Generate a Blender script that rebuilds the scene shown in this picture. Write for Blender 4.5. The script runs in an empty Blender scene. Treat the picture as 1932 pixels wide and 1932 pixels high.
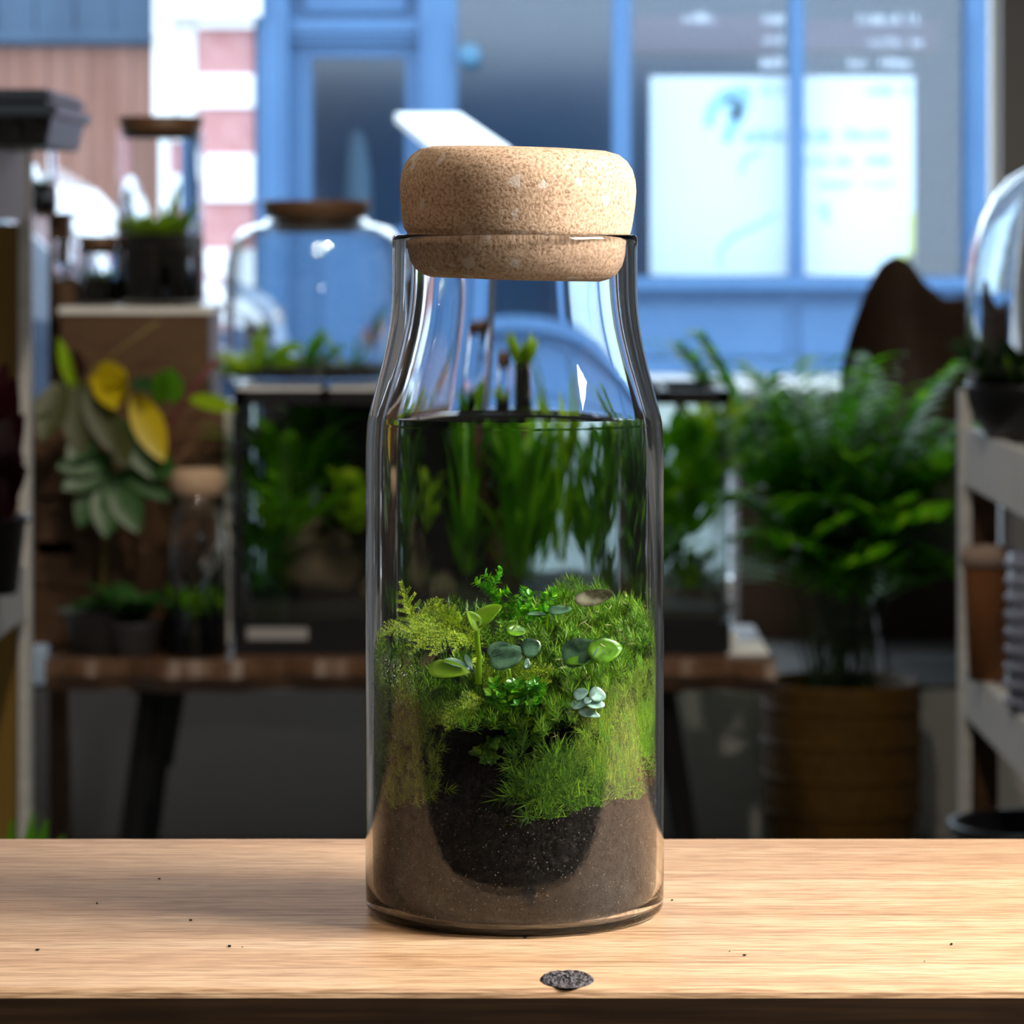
import bpy, math, random
import numpy as np
from mathutils import Vector, Matrix, noise as mnoise

rnd = random.Random(7)
sc = bpy.context.scene
col = sc.collection

# ------------------------------------------------------------------ camera, light, exposure
F = 6800.0            # focal length in pixels of the 1932 px frame
HY = 443.0            # horizon row
EYE = 1.18            # lens height above the shop floor
Y0 = 1.21             # distance of the bottle axis
cam_d = bpy.data.cameras.new('camera')
cam = bpy.data.objects.new('camera', cam_d); col.objects.link(cam)
cam.location = (0, 0, EYE); cam.rotation_euler = (math.pi/2, 0, 0)
cam_d.sensor_width = 36.0; cam_d.lens = 36.0*F/1932.0
cam_d.shift_y = -(966.0-HY)/1932.0
cam_d.clip_start = 0.05; cam_d.clip_end = 200
cam_d.dof.use_dof = True; cam_d.dof.focus_distance = Y0-0.03; cam_d.dof.aperture_fstop = 27.0
cam_d.dof.aperture_blades = 0
sc.camera = cam
sc.view_settings.view_transform = 'Standard'; sc.view_settings.look = 'None'
sc.view_settings.exposure = 0.0; sc.view_settings.gamma = 1.0
sc.view_settings.use_curve_mapping = False
sc.cycles.max_bounces = 16; sc.cycles.transparent_max_bounces = 40
sc.cycles.diffuse_bounces = 3; sc.cycles.glossy_bounces = 3; sc.cycles.transmission_bounces = 14
sc.cycles.use_adaptive_sampling = True; sc.cycles.adaptive_threshold = 0.05
sc.cycles.sample_clamp_indirect = 0.0
sc.cycles.use_denoising = True

world = bpy.data.worlds.new('sky'); sc.world = world; world.use_nodes = True
bg = world.node_tree.nodes['Background']
bg.inputs[0].default_value = (0.72, 0.86, 1.0, 1); bg.inputs[1].default_value = 4.6

def lamp(name, kind, loc, target, energy, color, **kw):
    d = bpy.data.lights.new(name, kind); d.energy = energy; d.color = color
    for k, v in kw.items(): setattr(d, k, v)
    o = bpy.data.objects.new(name, d); col.objects.link(o); o.location = loc
    o.rotation_euler = (Vector(target)-Vector(loc)).to_track_quat('-Z', 'Y').to_euler()
    return o
# lamp panel standing off the right end of the counter
lamp('counter_panel_lamp', 'AREA', (0.56, 1.07, 1.46), (0.0, 1.2, 1.06), 13.0, (1.0, 0.93, 0.86), shape='RECTANGLE', size=0.40, size_y=0.16, spread=2.6)
# small ceiling spots over the customer side of the counter
for i, (x, y) in enumerate([(-1.3, -0.3), (-0.9, -0.3), (-1.3, 0.5), (-0.9, 0.5), (-1.1, -1.0), (0.9, -0.8)]):
    lamp('ceiling_spot', 'SPOT', (x, y, 2.66), (x*0.6, y+0.5, 0.9), 13.0, (1.0, 0.82, 0.64), shadow_soft_size=0.022, spot_size=1.3, spot_blend=0.6)
for i, (x, y, tx, ty, e) in enumerate([(-0.25, 4.4, -0.5, 6.3, 60.0), (0.35, 4.6, 0.5, 6.6, 80.0), (-0.1, 2.7, -0.2, 4.2, 70.0)]):
    lamp('aisle_spot', 'SPOT', (x, y, 2.72), (tx, ty, 0.7), e, (1.0, 0.88, 0.72), shadow_soft_size=0.04, spot_size=1.5, spot_blend=0.7)
# added fill light above the counter, lightens the bottle's shadow on the plank
lamp('counter_fill_spot', 'SPOT', (-0.28, 1.50, 2.68), (-0.20, 1.25, 0.95), 26.0, (1.0, 0.86, 0.70), shadow_soft_size=0.05, spot_size=0.9, spot_blend=0.8)
# light portal in the shop window opening
po = lamp('window_portal', 'AREA', (-0.5, 8.35, 1.58), (-0.5, 0, 1.58), 1.0, (1, 1, 1), shape='RECTANGLE', size=3.3, size_y=2.5)
po.data.cycles.is_portal = True

# ------------------------------------------------------------------ helpers
def P(px, py, Y):
    return Vector(((px-966.0)*Y/F, Y, EYE-(py-HY)*Y/F))
def X(px, Y): return (px-966.0)*Y/F
def Z(py, Y): return EYE-(py-HY)*Y/F
def S(n, Y): return n*Y/F

class MB:
    def __init__(self): self.v = []; self.f = []; self.c = None
    def add(self, vs, fs):
        b = len(self.v); self.v += [tuple(p) for p in vs]; self.f += [tuple(b+i for i in q) for q in fs]
        return self
    def box(self, a, b, bev=0.0):
        x0, y0, z0 = a; x1, y1, z1 = b
        if bev <= 0:
            return self.add([(x0,y0,z0),(x1,y0,z0),(x1,y1,z0),(x0,y1,z0),(x0,y0,z1),(x1,y0,z1),(x1,y1,z1),(x0,y1,z1)],
                            [(0,3,2,1),(4,5,6,7),(0,1,5,4),(1,2,6,5),(2,3,7,6),(3,0,4,7)])
        import bmesh
        bm = bmesh.new(); bmesh.ops.create_cube(bm, size=1)
        for v in bm.verts:
            v.co = Vector((x0 if v.co.x < 0 else x1, y0 if v.co.y < 0 else y1, z0 if v.co.z < 0 else z1))
        bmesh.ops.bevel(bm, geom=bm.edges[:], offset=bev, segments=2, affect='EDGES')
        bm.verts.index_update()
        self.add([v.co[:] for v in bm.verts], [[v.index for v in f.verts] for f in bm.faces]); bm.free()
        return self
    def lathe(self, prof, c=(0,0,0), n=48, closed=False):
        cx, cy, cz = c; vs = []; fs = []; m = len(prof)
        for (r, z) in prof:
            for k in range(n):
                a = 2*math.pi*k/n
                vs.append((cx+r*math.cos(a), cy+r*math.sin(a), cz+z))
        rng = range(m if closed else m-1)
        for i in rng:
            j = (i+1) % m
            for k in range(n):
                l = (k+1) % n
                fs.append((i*n+k, i*n+l, j*n+l, j*n+k))
        if not closed:
            if prof[0][0] > 1e-6: fs.append(tuple(reversed(range(n))))
            if prof[-1][0] > 1e-6: fs.append(tuple(range((m-1)*n, m*n)))
        return self.add(vs, fs)
    def tube(self, pts, rad, n=8, cap=True):
        pts = [Vector(p) for p in pts]; m = len(pts)
        rad = [rad]*m if not hasattr(rad, '__len__') else rad
        vs = []; fs = []; prev = None
        for i in range(m):
            t = (pts[min(i+1, m-1)]-pts[max(i-1, 0)]).normalized()
            ref = Vector((0,0,1)) if abs(t.z) < 0.9 else Vector((1,0,0))
            u = prev if prev is not None else t.cross(ref).normalized()
            u = (u - t*u.dot(t)).normalized(); prev = u; w = t.cross(u)
            for k in range(n):
                a = 2*math.pi*k/n
                vs.append(pts[i]+(u*math.cos(a)+w*math.sin(a))*rad[i])
        for i in range(m-1):
            for k in range(n):
                l = (k+1) % n
                fs.append((i*n+k, i*n+l, (i+1)*n+l, (i+1)*n+k))
        if cap: fs.append(tuple(reversed(range(n)))); fs.append(tuple(range((m-1)*n, m*n)))
        return self.add(vs, fs)
    def prism(self, poly, axis, a, b):
        """poly: 2-D outline; axis the extrusion axis (0,1,2)"""
        n = len(poly)
        def mk(p, t):
            q = [p[0], p[1]]; q.insert(axis, t); return tuple(q)
        vs = [mk(p, a) for p in poly]+[mk(p, b) for p in poly]
        fs = [tuple(reversed(range(n))), tuple(range(n, 2*n))]+[(i, (i+1) % n, n+(i+1) % n, n+i) for i in range(n)]
        return self.add(vs, fs)
    def blade(self, base, d, up, length, width, droop=0.3, seg=6, fold=0.15, shape='lance', twist=0.0):
        """a leaf: two rows of quads folded along the midrib, curved over by droop, closed to a thin body"""
        base = Vector(base); d = Vector(d).normalized(); up = Vector(up)
        side = d.cross(up)
        if side.length < 1e-4: side = d.cross(Vector((1, 0.2, 0.1)))
        side.normalize(); up = side.cross(d).normalized()
        vs = []; fs = []; p = base.copy(); dd = d.copy(); st = length/seg
        for i in range(seg+1):
            t = i/seg
            if shape == 'lance': w = math.sin(math.pi*min(1, t*0.93+0.05))**0.8
            elif shape == 'round': w = math.sqrt(max(0, 1-(2*t-1)**2))*1.0+0.03
            elif shape == 'strap': w = min(1, t*6+0.3)*(1-t**5)
            else: w = math.sin(math.pi*t**0.75)+0.02
            w *= width/2
            sd = side*math.cos(twist*t)+up*math.sin(twist*t)
            n = sd.cross(dd).normalized()
            vs += [p-sd*w+n*fold*w, p.copy(), p+sd*w+n*fold*w]
            dd = (dd - Vector((0,0,1))*droop/seg).normalized() if droop else dd
            p = p+dd*st
        for i in range(seg):
            for k in range(2):
                a = i*3+k
                fs.append((a, a+1, a+4, a+3))
        return self.add(vs, fs)
    def grid(self, fn, nu, nv):
        vs = [fn(i/nu, j/nv) for i in range(nu+1) for j in range(nv+1)]
        fs = [(i*(nv+1)+j, (i+1)*(nv+1)+j, (i+1)*(nv+1)+j+1, i*(nv+1)+j+1) for i in range(nu) for j in range(nv)]
        return self.add(vs, fs)
    def ball(self, c, r, n=10, m=7, sq=(1,1,1), jit=0.0, rr=rnd):
        vs = []; fs = []
        for i in range(m+1):
            th = math.pi*i/m
            for k in range(n):
                a = 2*math.pi*k/n; q = 1+jit*(rr.random()-.5)
                vs.append((c[0]+r*sq[0]*q*math.sin(th)*math.cos(a), c[1]+r*sq[1]*q*math.sin(th)*math.sin(a), c[2]+r*sq[2]*q*math.cos(th)))
        for i in range(m):
            for k in range(n):
                l = (k+1) % n; fs.append((i*n+k, (i+1)*n+k, (i+1)*n+l, i*n+l))
        return self.add(vs, fs)

def root_loc(o):
    v = Vector((0,0,0))
    while o is not None: v += o.location; o = o.parent
    return v
def obj(name, mb, mat, parent=None, smooth=False, kind=None, tint=None):
    off = root_loc(parent)
    me = bpy.data.meshes.new(name)
    me.from_pydata([(p[0]-off.x, p[1]-off.y, p[2]-off.z) for p in mb.v], [], mb.f); me.update()
    if smooth: me.polygons.foreach_set('use_smooth', [True]*len(me.polygons))
    me.materials.append(mat)
    o = bpy.data.objects.new(name, me); col.objects.link(o)
    if parent is not None: o.parent = parent
    if kind: o['kind'] = kind
    return o
def tag(o, label, cat, group=None, kind=None):
    o['label'] = label; o['category'] = cat
    if group: o['group'] = group
    if kind: o['kind'] = kind
    return o
def thing(name, label, cat, loc, group=None):
    o = bpy.data.objects.new(name, None); col.objects.link(o); o.location = loc; o.empty_display_size = 0.05
    return tag(o, label, cat, group)
def struct(name, mb, mat, parent=None, smooth=False):
    o = obj(name, mb, mat, parent, smooth)
    if parent is None: o['kind'] = 'structure'
    return o
def solidify(o, t, offset=0):
    m = o.modifiers.new('thickness', 'SOLIDIFY'); m.thickness = t; m.offset = offset; return o
def bevel(o, w, s=2):
    m = o.modifiers.new('bevel', 'BEVEL'); m.width = w; m.segments = s; m.limit_method = 'ANGLE'; return o

# ------------------------------------------------------------------ materials
class NT:
    def __init__(self, name):
        self.m = bpy.data.materials.new(name); self.m.use_nodes = True
        self.t = self.m.node_tree; self.t.nodes.clear()
        self.out = self.n('ShaderNodeOutputMaterial')
    def n(self, kind, **kw):
        q = self.t.nodes.new(kind)
        for k, v in kw.items(): setattr(q, k, v)
        return q
    def l(self, a, b): self.t.links.new(a, b)
    def val(self, node, key, v): node.inputs[key].default_value = v
def ramp(nt, fac, stops):
    r = nt.n('ShaderNodeValToRGB'); e = r.color_ramp.elements
    e[0].position, e[0].color = stops[0][0], (*stops[0][1], 1)
    e[1].position, e[1].color = stops[-1][0], (*stops[-1][1], 1)
    for p, c in stops[1:-1]:
        q = e.new(p); q.color = (*c, 1)
    nt.l(fac, r.inputs[0]); return r.outputs[0]
def mat(name, c, rough=0.6, c2=None, scale=20.0, stretch=(1,1,1), bump=0.0, metal=0.0, spec=0.5, detail=5.0, bscale=None, trans=0.0, contrast=(0.35, 0.65), coat=0.0):
    nt = NT(name); b = nt.n('ShaderNodeBsdfPrincipled')
    nt.val(b, 'Roughness', rough); nt.val(b, 'Metallic', metal); nt.val(b, 'Specular IOR Level', spec)
    nt.val(b, 'Base Color', (*c, 1)); nt.val(b, 'Coat Weight', coat)
    if c2 is not None or bump > 0:
        tc = nt.n('ShaderNodeTexCoord'); mp = nt.n('ShaderNodeMapping'); nt.l(tc.outputs['Object'], mp.inputs[0]); nt.val(mp, 'Scale', stretch)
        no = nt.n('ShaderNodeTexNoise'); nt.val(no, 'Scale', scale); nt.val(no, 'Detail', detail); nt.l(mp.outputs[0], no.inputs[0])
        if c2 is not None:
            nt.l(ramp(nt, no.outputs[0], [(contrast[0], c), (contrast[1], c2)]), b.inputs['Base Color'])
        if bump > 0:
            nb = no
            if bscale:
                nb = nt.n('ShaderNodeTexNoise'); nt.val(nb, 'Scale', bscale); nt.val(nb, 'Detail', 4.0); nt.l(mp.outputs[0], nb.inputs[0])
            bp = nt.n('ShaderNodeBump'); nt.val(bp, 'Strength', bump); nt.val(bp, 'Distance', 0.002); nt.l(nb.outputs[0], bp.inputs['Height']); nt.l(bp.outputs[0], b.inputs['Normal'])
    sh = b.outputs[0]
    if trans > 0:
        tr = nt.n('ShaderNodeBsdfTranslucent'); nt.val(tr, 'Color', (*(c2 or c), 1))
        mx = nt.n('ShaderNodeMixShader'); nt.val(mx, 0, trans); nt.l(sh, mx.inputs[1]); nt.l(tr.outputs[0], mx.inputs[2]); sh = mx.outputs[0]
    nt.l(sh, nt.out.inputs[0]); return nt.m
def leafmat(name, c, tip=None, rough=0.4, trans=0.35, var=0.35, tscale=None, spec=0.5, veins=False):
    """leaf: translucent, colour varied from leaf to leaf (per mesh island) and by noise"""
    nt = NT(name); b = nt.n('ShaderNodeBsdfPrincipled'); nt.val(b, 'Roughness', rough); nt.val(b, 'Specular IOR Level', spec)
    g = nt.n('ShaderNodeNewGeometry')
    tip = tip or tuple(min(1, x*1.9+0.01) for x in c)
    cr = ramp(nt, g.outputs['Random Per Island'], [(0.0, tuple(x*(1-var) for x in c)), (0.55, c), (1.0, tip)])
    if veins:
        tc = nt.n('ShaderNodeTexCoord'); no = nt.n('ShaderNodeTexNoise'); nt.val(no, 'Scale', 1400.0); nt.val(no, 'Detail', 2.0); nt.l(tc.outputs['Object'], no.inputs[0])
        n2 = nt.n('ShaderNodeTexNoise'); nt.val(n2, 'Scale', 260.0); nt.val(n2, 'Detail', 3.0); nt.l(tc.outputs['Object'], n2.inputs[0])
        mm = nt.n('ShaderNodeMix', data_type='RGBA', blend_type='MULTIPLY'); nt.val(mm, 0, 1.0); nt.l(cr, mm.inputs[6])
        nt.l(ramp(nt, n2.outputs[0], [(0.35, (0.45, 0.5, 0.5)), (0.58, (1.2, 1.15, 1.15))]), mm.inputs[7]); cr = mm.outputs[2]
        bp = nt.n('ShaderNodeBump'); nt.val(bp, 'Strength', 0.35); nt.val(bp, 'Distance', 0.0003); nt.l(no.outputs[0], bp.inputs['Height']); nt.l(bp.outputs[0], b.inputs['Normal'])
    nt.l(cr, b.inputs['Base Color'])
    tr = nt.n('ShaderNodeBsdfTranslucent'); nt.l(cr, tr.inputs[0])
    mx = nt.n('ShaderNodeMixShader'); nt.val(mx, 0, trans); nt.l(b.outputs[0], mx.inputs[1]); nt.l(tr.outputs[0], mx.inputs[2])
    nt.l(mx.outputs[0], nt.out.inputs[0]); return nt.m
def thin_glass(name, tint=(0.985, 0.99, 0.99), rough=0.0, boost=1.0, bump=0.0, bscale=60, bstretch=(1,1,1), base=0.04, power=5.0):
    """clear glass wall: Schlick reflectance over straight transmission"""
    nt = NT(name)
    g = nt.n('ShaderNodeNewGeometry'); dp = nt.n('ShaderNodeVectorMath', operation='DOT_PRODUCT')
    nrm = g.outputs['Normal']
    gl = nt.n('ShaderNodeBsdfGlossy'); nt.val(gl, 'Roughness', rough)
    if bump > 0:
        tc = nt.n('ShaderNodeTexCoord'); mp = nt.n('ShaderNodeMapping'); nt.val(mp, 'Scale', bstretch); nt.l(tc.outputs['Object'], mp.inputs[0])
        no = nt.n('ShaderNodeTexNoise'); nt.val(no, 'Scale', bscale); nt.val(no, 'Detail', 3.0); nt.l(mp.outputs[0], no.inputs[0])
        bp = nt.n('ShaderNodeBump'); nt.val(bp, 'Strength', bump); nt.val(bp, 'Distance', 0.002); nt.l(no.outputs[0], bp.inputs['Height'])
        nt.l(bp.outputs[0], gl.inputs['Normal']); nrm = bp.outputs[0]
    nt.l(nrm, dp.inputs[0]); nt.l(g.outputs['Incoming'], dp.inputs[1])
    ab = nt.n('ShaderNodeMath', operation='ABSOLUTE'); nt.l(dp.outputs['Value'], ab.inputs[0])
    sb = nt.n('ShaderNodeMath', operation='SUBTRACT'); sb.inputs[0].default_value = 1.0; nt.l(ab.outputs[0], sb.inputs[1])
    pw = nt.n('ShaderNodeMath', operation='POWER'); nt.l(sb.outputs[0], pw.inputs[0]); pw.inputs[1].default_value = power
    ma = nt.n('ShaderNodeMath', operation='MULTIPLY_ADD'); ma.use_clamp = True
    nt.l(pw.outputs[0], ma.inputs[0]); ma.inputs[1].default_value = (1-base)*boost; ma.inputs[2].default_value = base*boost
    tr = nt.n('ShaderNodeBsdfTransparent'); nt.val(tr, 'Color', (*tint, 1))
    mx = nt.n('ShaderNodeMixShader'); nt.l(ma.outputs[0], mx.inputs[0]); nt.l(tr.outputs[0], mx.inputs[1]); nt.l(gl.outputs[0], mx.inputs[2])
    nt.l(mx.outputs[0], nt.out.inputs[0]); return nt.m
def clear_glass(name, c=(0.97, 0.99, 1.0), rough=0.0, ior=1.5):
    nt = NT(name); b = nt.n('ShaderNodeBsdfGlass'); nt.val(b, 'Color', (*c, 1)); nt.val(b, 'Roughness', rough); nt.val(b, 'IOR', ior)
    nt.l(b.outputs[0], nt.out.inputs[0]); return nt.m

def plank_mat():
    nt = NT('pine plank'); b = nt.n('ShaderNodeBsdfPrincipled'); nt.val(b, 'Roughness', 0.5); nt.val(b, 'Specular IOR Level', 0.35)
    tc = nt.n('ShaderNodeTexCoord')
    def noise(scale, st, det=4.0, dist=0.0):
        mp = nt.n('ShaderNodeMapping'); nt.val(mp, 'Scale', st); nt.l(tc.outputs['Object'], mp.inputs[0])
        no = nt.n('ShaderNodeTexNoise'); nt.val(no, 'Scale', scale); nt.val(no, 'Detail', det); nt.val(no, 'Distortion', dist); nt.l(mp.outputs[0], no.inputs[0]); return no.outputs[0]
    broad = noise(6.0, (0.35, 6.0, 6.0), 3.0, 0.4)
    grain = noise(55.0, (0.10, 7.0, 7.0), 5.0, 0.2)
    saw = noise(330.0, (0.20, 3.6, 3.6), 2.0)
    c1 = ramp(nt, broad, [(0.28, (0.42, 0.255, 0.142)), (0.5, (0.53, 0.35, 0.207)), (0.72, (0.61, 0.44, 0.285))])
    c2 = ramp(nt, grain, [(0.30, (0.66, 0.60, 0.55)), (0.52, (1, 1, 1)), (0.75, (1.0, 0.99, 0.97))])
    c3 = ramp(nt, saw, [(0.36, (0.58, 0.52, 0.46)), (0.58, (1, 1, 1))])
    m1 = nt.n('ShaderNodeMix', data_type='RGBA', blend_type='MULTIPLY'); nt.val(m1, 0, 0.85); nt.l(c1, m1.inputs[6]); nt.l(c2, m1.inputs[7])
    m2 = nt.n('ShaderNodeMix', data_type='RGBA', blend_type='MULTIPLY'); nt.val(m2, 0, 0.95); nt.l(m1.outputs[2], m2.inputs[6]); nt.l(c3, m2.inputs[7])
    nt.l(m2.outputs[2], b.inputs['Base Color'])
    bp = nt.n('ShaderNodeBump'); nt.val(bp, 'Strength', 0.25); nt.val(bp, 'Distance', 0.0006); nt.l(saw, bp.inputs['Height']); nt.l(bp.outputs[0], b.inputs['Normal'])
    nt.l(b.outputs[0], nt.out.inputs[0]); return nt.m
def cork_mat():
    nt = NT('pressed cork'); b = nt.n('ShaderNodeBsdfPrincipled'); nt.val(b, 'Roughness', 0.75); nt.val(b, 'Specular IOR Level', 0.25)
    tc = nt.n('ShaderNodeTexCoord')
    no = nt.n('ShaderNodeTexNoise'); nt.val(no, 'Scale', 950.0); nt.val(no, 'Detail', 6.0); nt.val(no, 'Distortion', 0.25); nt.l(tc.outputs['Object'], no.inputs[0])
    vo = nt.n('ShaderNodeTexVoronoi'); nt.val(vo, 'Scale', 330.0); nt.l(tc.outputs['Object'], vo.inputs[0])
    n2 = nt.n('ShaderNodeTexNoise'); nt.val(n2, 'Scale', 60.0); nt.val(n2, 'Detail', 2.0); nt.l(tc.outputs['Object'], n2.inputs[0])
    c = ramp(nt, no.outputs[0], [(0.30, (0.20, 0.12, 0.072)), (0.46, (0.44, 0.30, 0.195)), (0.66, (0.58, 0.42, 0.295))])
    sp = nt.n('ShaderNodeSeparateColor'); nt.l(vo.outputs['Color'], sp.inputs[0])
    th = nt.n('ShaderNodeMath', operation='LESS_THAN'); th.inputs[1].default_value = 0.035; nt.l(sp.outputs[0], th.inputs[0])
    m1 = nt.n('ShaderNodeMix', data_type='RGBA'); nt.l(th.outputs[0], m1.inputs[0]); nt.l(c, m1.inputs[6]); nt.val(m1, 7, (0.56, 0.47, 0.40, 1))
    nt.l(m1.outputs[2], b.inputs['Base Color'])
    bp = nt.n('ShaderNodeBump'); nt.val(bp, 'Strength', 0.45); nt.val(bp, 'Distance', 0.0006); nt.l(no.outputs[0], bp.inputs['Height']); nt.l(bp.outputs[0], b.inputs['Normal'])
    nt.l(b.outputs[0], nt.out.inputs[0]); return nt.m

M = {}
M['plank'] = plank_mat()
M['cork'] = cork_mat()
M['knot'] = mat('dark knot', (0.006, 0.006, 0.008), 0.5, (0.10, 0.092, 0.105), 420, bump=1.0, contrast=(0.42, 0.62))
M['glass'] = clear_glass('bottle glass', (0.99, 0.995, 1.0), ior=1.40)
M['solid_glass'] = clear_glass('thick glass')
M['jar'] = clear_glass('jar glass', (0.985, 0.995, 1.0))
M['thinjar'] = thin_glass('thin jar glass', (0.97, 0.985, 0.99), 0.02, 1.35, power=3.0)
M['cloche'] = clear_glass('cloche glass', (0.985, 0.995, 1.0))
M['tankglass'] = thin_glass('tank glass', (0.93, 0.97, 0.955), 0.0, 1.2)
M['pane'] = thin_glass('window pane', (0.97, 0.985, 0.99), 0.0, 0.6)
M['shoppane'] = thin_glass('shop window pane', (0.90, 0.95, 0.98), 0.12, 1.0, base=0.06)
M['drop'] = clear_glass('water drops')
M['soil'] = mat('potting soil', (0.003, 0.002, 0.0015), 0.85, (0.018, 0.011, 0.007), 380, bump=1.0, contrast=(0.35, 0.8))
M['grit'] = mat('soil grit', (0.16, 0.14, 0.13), 0.6, (0.30, 0.26, 0.24), 300)
M['moss'] = leafmat('cushion moss', (0.14, 0.42, 0.010), (0.50, 0.74, 0.05), 0.45, 0.38, 0.55)
M['mossdark'] = leafmat('dark moss', (0.050, 0.17, 0.008), (0.20, 0.40, 0.02), 0.35, 0.3, 0.5)
M['mossolive'] = leafmat('olive moss', (0.13, 0.27, 0.010), (0.40, 0.53, 0.035), 0.5, 0.35, 0.55)
M['fernmoss'] = leafmat('fern moss', (0.34, 0.56, 0.018), (0.74, 0.84, 0.08), 0.45, 0.4, 0.35)
M['sprig'] = leafmat('club moss', (0.090, 0.50, 0.010), (0.42, 0.82, 0.04), 0.3, 0.35, 0.5)
M['seedling'] = leafmat('seedling', (0.34, 0.62, 0.02), (0.50, 0.76, 0.05), 0.35, 0.45, 0.2)
M['roundleaf'] = leafmat('round leaf', (0.16, 0.42, 0.02), (0.28, 0.56, 0.04), 0.25, 0.35, 0.3, veins=True)
M['blueleaf'] = leafmat('bluish leaf', (0.10, 0.24, 0.13), (0.22, 0.38, 0.27), 0.22, 0.25, 0.3, veins=True)
M['paleleaf'] = leafmat('pale rosette', (0.30, 0.54, 0.46), (0.50, 0.70, 0.70), 0.3, 0.25, 0.2, veins=True)
M['dryleaf'] = mat('dry leaf', (0.09, 0.075, 0.03), 0.6, (0.26, 0.26, 0.16), 420, trans=0.3, contrast=(0.4,0.6))
M['straw'] = leafmat('dry straw', (0.30, 0.27, 0.10), (0.62, 0.60, 0.36), 0.5, 0.2, 0.4)
M['peat'] = mat('peat crumbs', (0.06, 0.030, 0.016), 0.8, (0.14, 0.07, 0.035), 200)
M['wallin'] = mat('shop wall', (0.105, 0.098, 0.09), 0.8, (0.125, 0.115, 0.105), 3)
M['ceil'] = mat('ceiling', (0.62, 0.61, 0.59), 0.9)
M['sidewall'] = mat('side wall', (0.30, 0.285, 0.265), 0.8, (0.34, 0.32, 0.30), 3)
M['floor'] = mat('concrete floor', (0.12, 0.115, 0.11), 0.5, (0.17, 0.16, 0.15), 5)
M['white'] = mat('white paint', (0.84, 0.84, 0.83), 0.5, (0.90, 0.90, 0.89), 8)
M['whitewood'] = mat('whitewashed wood', (0.72, 0.71, 0.69), 0.5, (0.84, 0.83, 0.81), 10, (1, 1, 8))
M['ochre'] = mat('ochre plywood', (0.26, 0.15, 0.022), 0.55, (0.32, 0.19, 0.03), 6, (6, 6, 1))
M['brown'] = mat('brown wood', (0.075, 0.034, 0.014), 0.5, (0.12, 0.058, 0.025), 14, (1, 1, 7))
M['brownh'] = mat('brown board', (0.07, 0.034, 0.012), 0.5, (0.11, 0.056, 0.022), 14, (1, 7, 7))
M['slab'] = mat('live edge slab', (0.075, 0.034, 0.015), 0.45, (0.13, 0.068, 0.034), 10, (1, 6, 6), bump=0.3)
M['bark'] = mat('bark', (0.045, 0.020, 0.010), 0.8, (0.12, 0.05, 0.02), 30, bump=1.0)
M['lid'] = mat('dark wood lid', (0.085, 0.040, 0.016), 0.5, (0.13, 0.065, 0.03), 40, (1, 8, 8))
M['black'] = mat('black plastic', (0.008, 0.008, 0.010), 0.35)
M['blacksteel'] = mat('black steel', (0.006, 0.006, 0.007), 0.4, metal=0.3)
M['tray'] = mat('grey tray', (0.05, 0.07, 0.10), 0.35)
M['leather'] = mat('brown leather', (0.030, 0.014, 0.007), 0.55, (0.045, 0.022, 0.011), 12)
M['wicker'] = mat('ochre wicker', (0.046, 0.022, 0.0015), 0.7, (0.070, 0.035, 0.003), 60, spec=0.2)
M['terra'] = mat('terracotta', (0.24, 0.085, 0.022), 0.7, (0.30, 0.11, 0.03), 20)
M['greypot'] = mat('grey pot', (0.16, 0.16, 0.17), 0.55)
M['bluepot'] = mat('blue grey glaze', (0.26, 0.29, 0.40), 0.35)
M['rock'] = mat('rock', (0.05, 0.035, 0.022), 0.8, (0.14, 0.09, 0.055), 25, bump=0.8)
M['paper'] = mat('white paper', (0.9, 0.9, 0.9), 0.6)
M['acrylic'] = mat('white acrylic', (0.80, 0.82, 0.85), 0.18)
M['strip'] = mat('grey label strip', (0.33, 0.32, 0.33), 0.4)
M['palm'] = leafmat('palm leaf', (0.10, 0.42, 0.008), (0.30, 0.72, 0.02), 0.38, 0.6, 0.55, spec=0.3)
M['green'] = leafmat('green leaf', (0.13, 0.42, 0.012), (0.32, 0.66, 0.02), 0.3, 0.5, 0.45)
M['lime'] = leafmat('lime leaf', (0.40, 0.64, 0.015), (0.62, 0.82, 0.04), 0.35, 0.55, 0.3)
M['deep'] = leafmat('deep green leaf', (0.020, 0.085, 0.014), (0.05, 0.17, 0.03), 0.4, 0.2, 0.4)
M['olive'] = leafmat('striped leaf', (0.040, 0.050, 0.006), (0.11, 0.12, 0.012), 0.45, 0.25, 0.5)
M['yellow'] = leafmat('yellow leaf', (0.62, 0.47, 0.004), (0.72, 0.62, 0.01), 0.35, 0.35, 0.15)
M['maroon'] = leafmat('maroon leaf', (0.035, 0.004, 0.008), (0.09, 0.015, 0.02), 0.35, 0.2, 0.4)
M['palmstalk'] = mat('palm stalk', (0.02, 0.05, 0.008), 0.6)
M['stem'] = mat('stem', (0.16, 0.12, 0.03), 0.5)
M['maroonstem'] = mat('maroon stem', (0.13, 0.03, 0.035), 0.5)
M['blue'] = mat('blue shop paint', (0.045, 0.125, 0.270), 0.45, (0.053, 0.140, 0.290), 2)
M['bluedark'] = mat('slate blue cladding', (0.024, 0.055, 0.105), 0.5, (0.032, 0.07, 0.125), 3, (1, 1, 0.2))
M['gatewood'] = mat('red brown timber', (0.20, 0.085, 0.058), 0.6, (0.25, 0.125, 0.095), 3.0, (3, 1, 0.3))
M['brick'] = mat('red brick', (0.44, 0.20, 0.20), 0.8, (0.50, 0.26, 0.26), 8)
M['stone'] = mat('white stone', (0.85, 0.85, 0.85), 0.7)
M['road'] = mat('asphalt', (0.10, 0.105, 0.11), 0.8, (0.13, 0.135, 0.14), 10)
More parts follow.
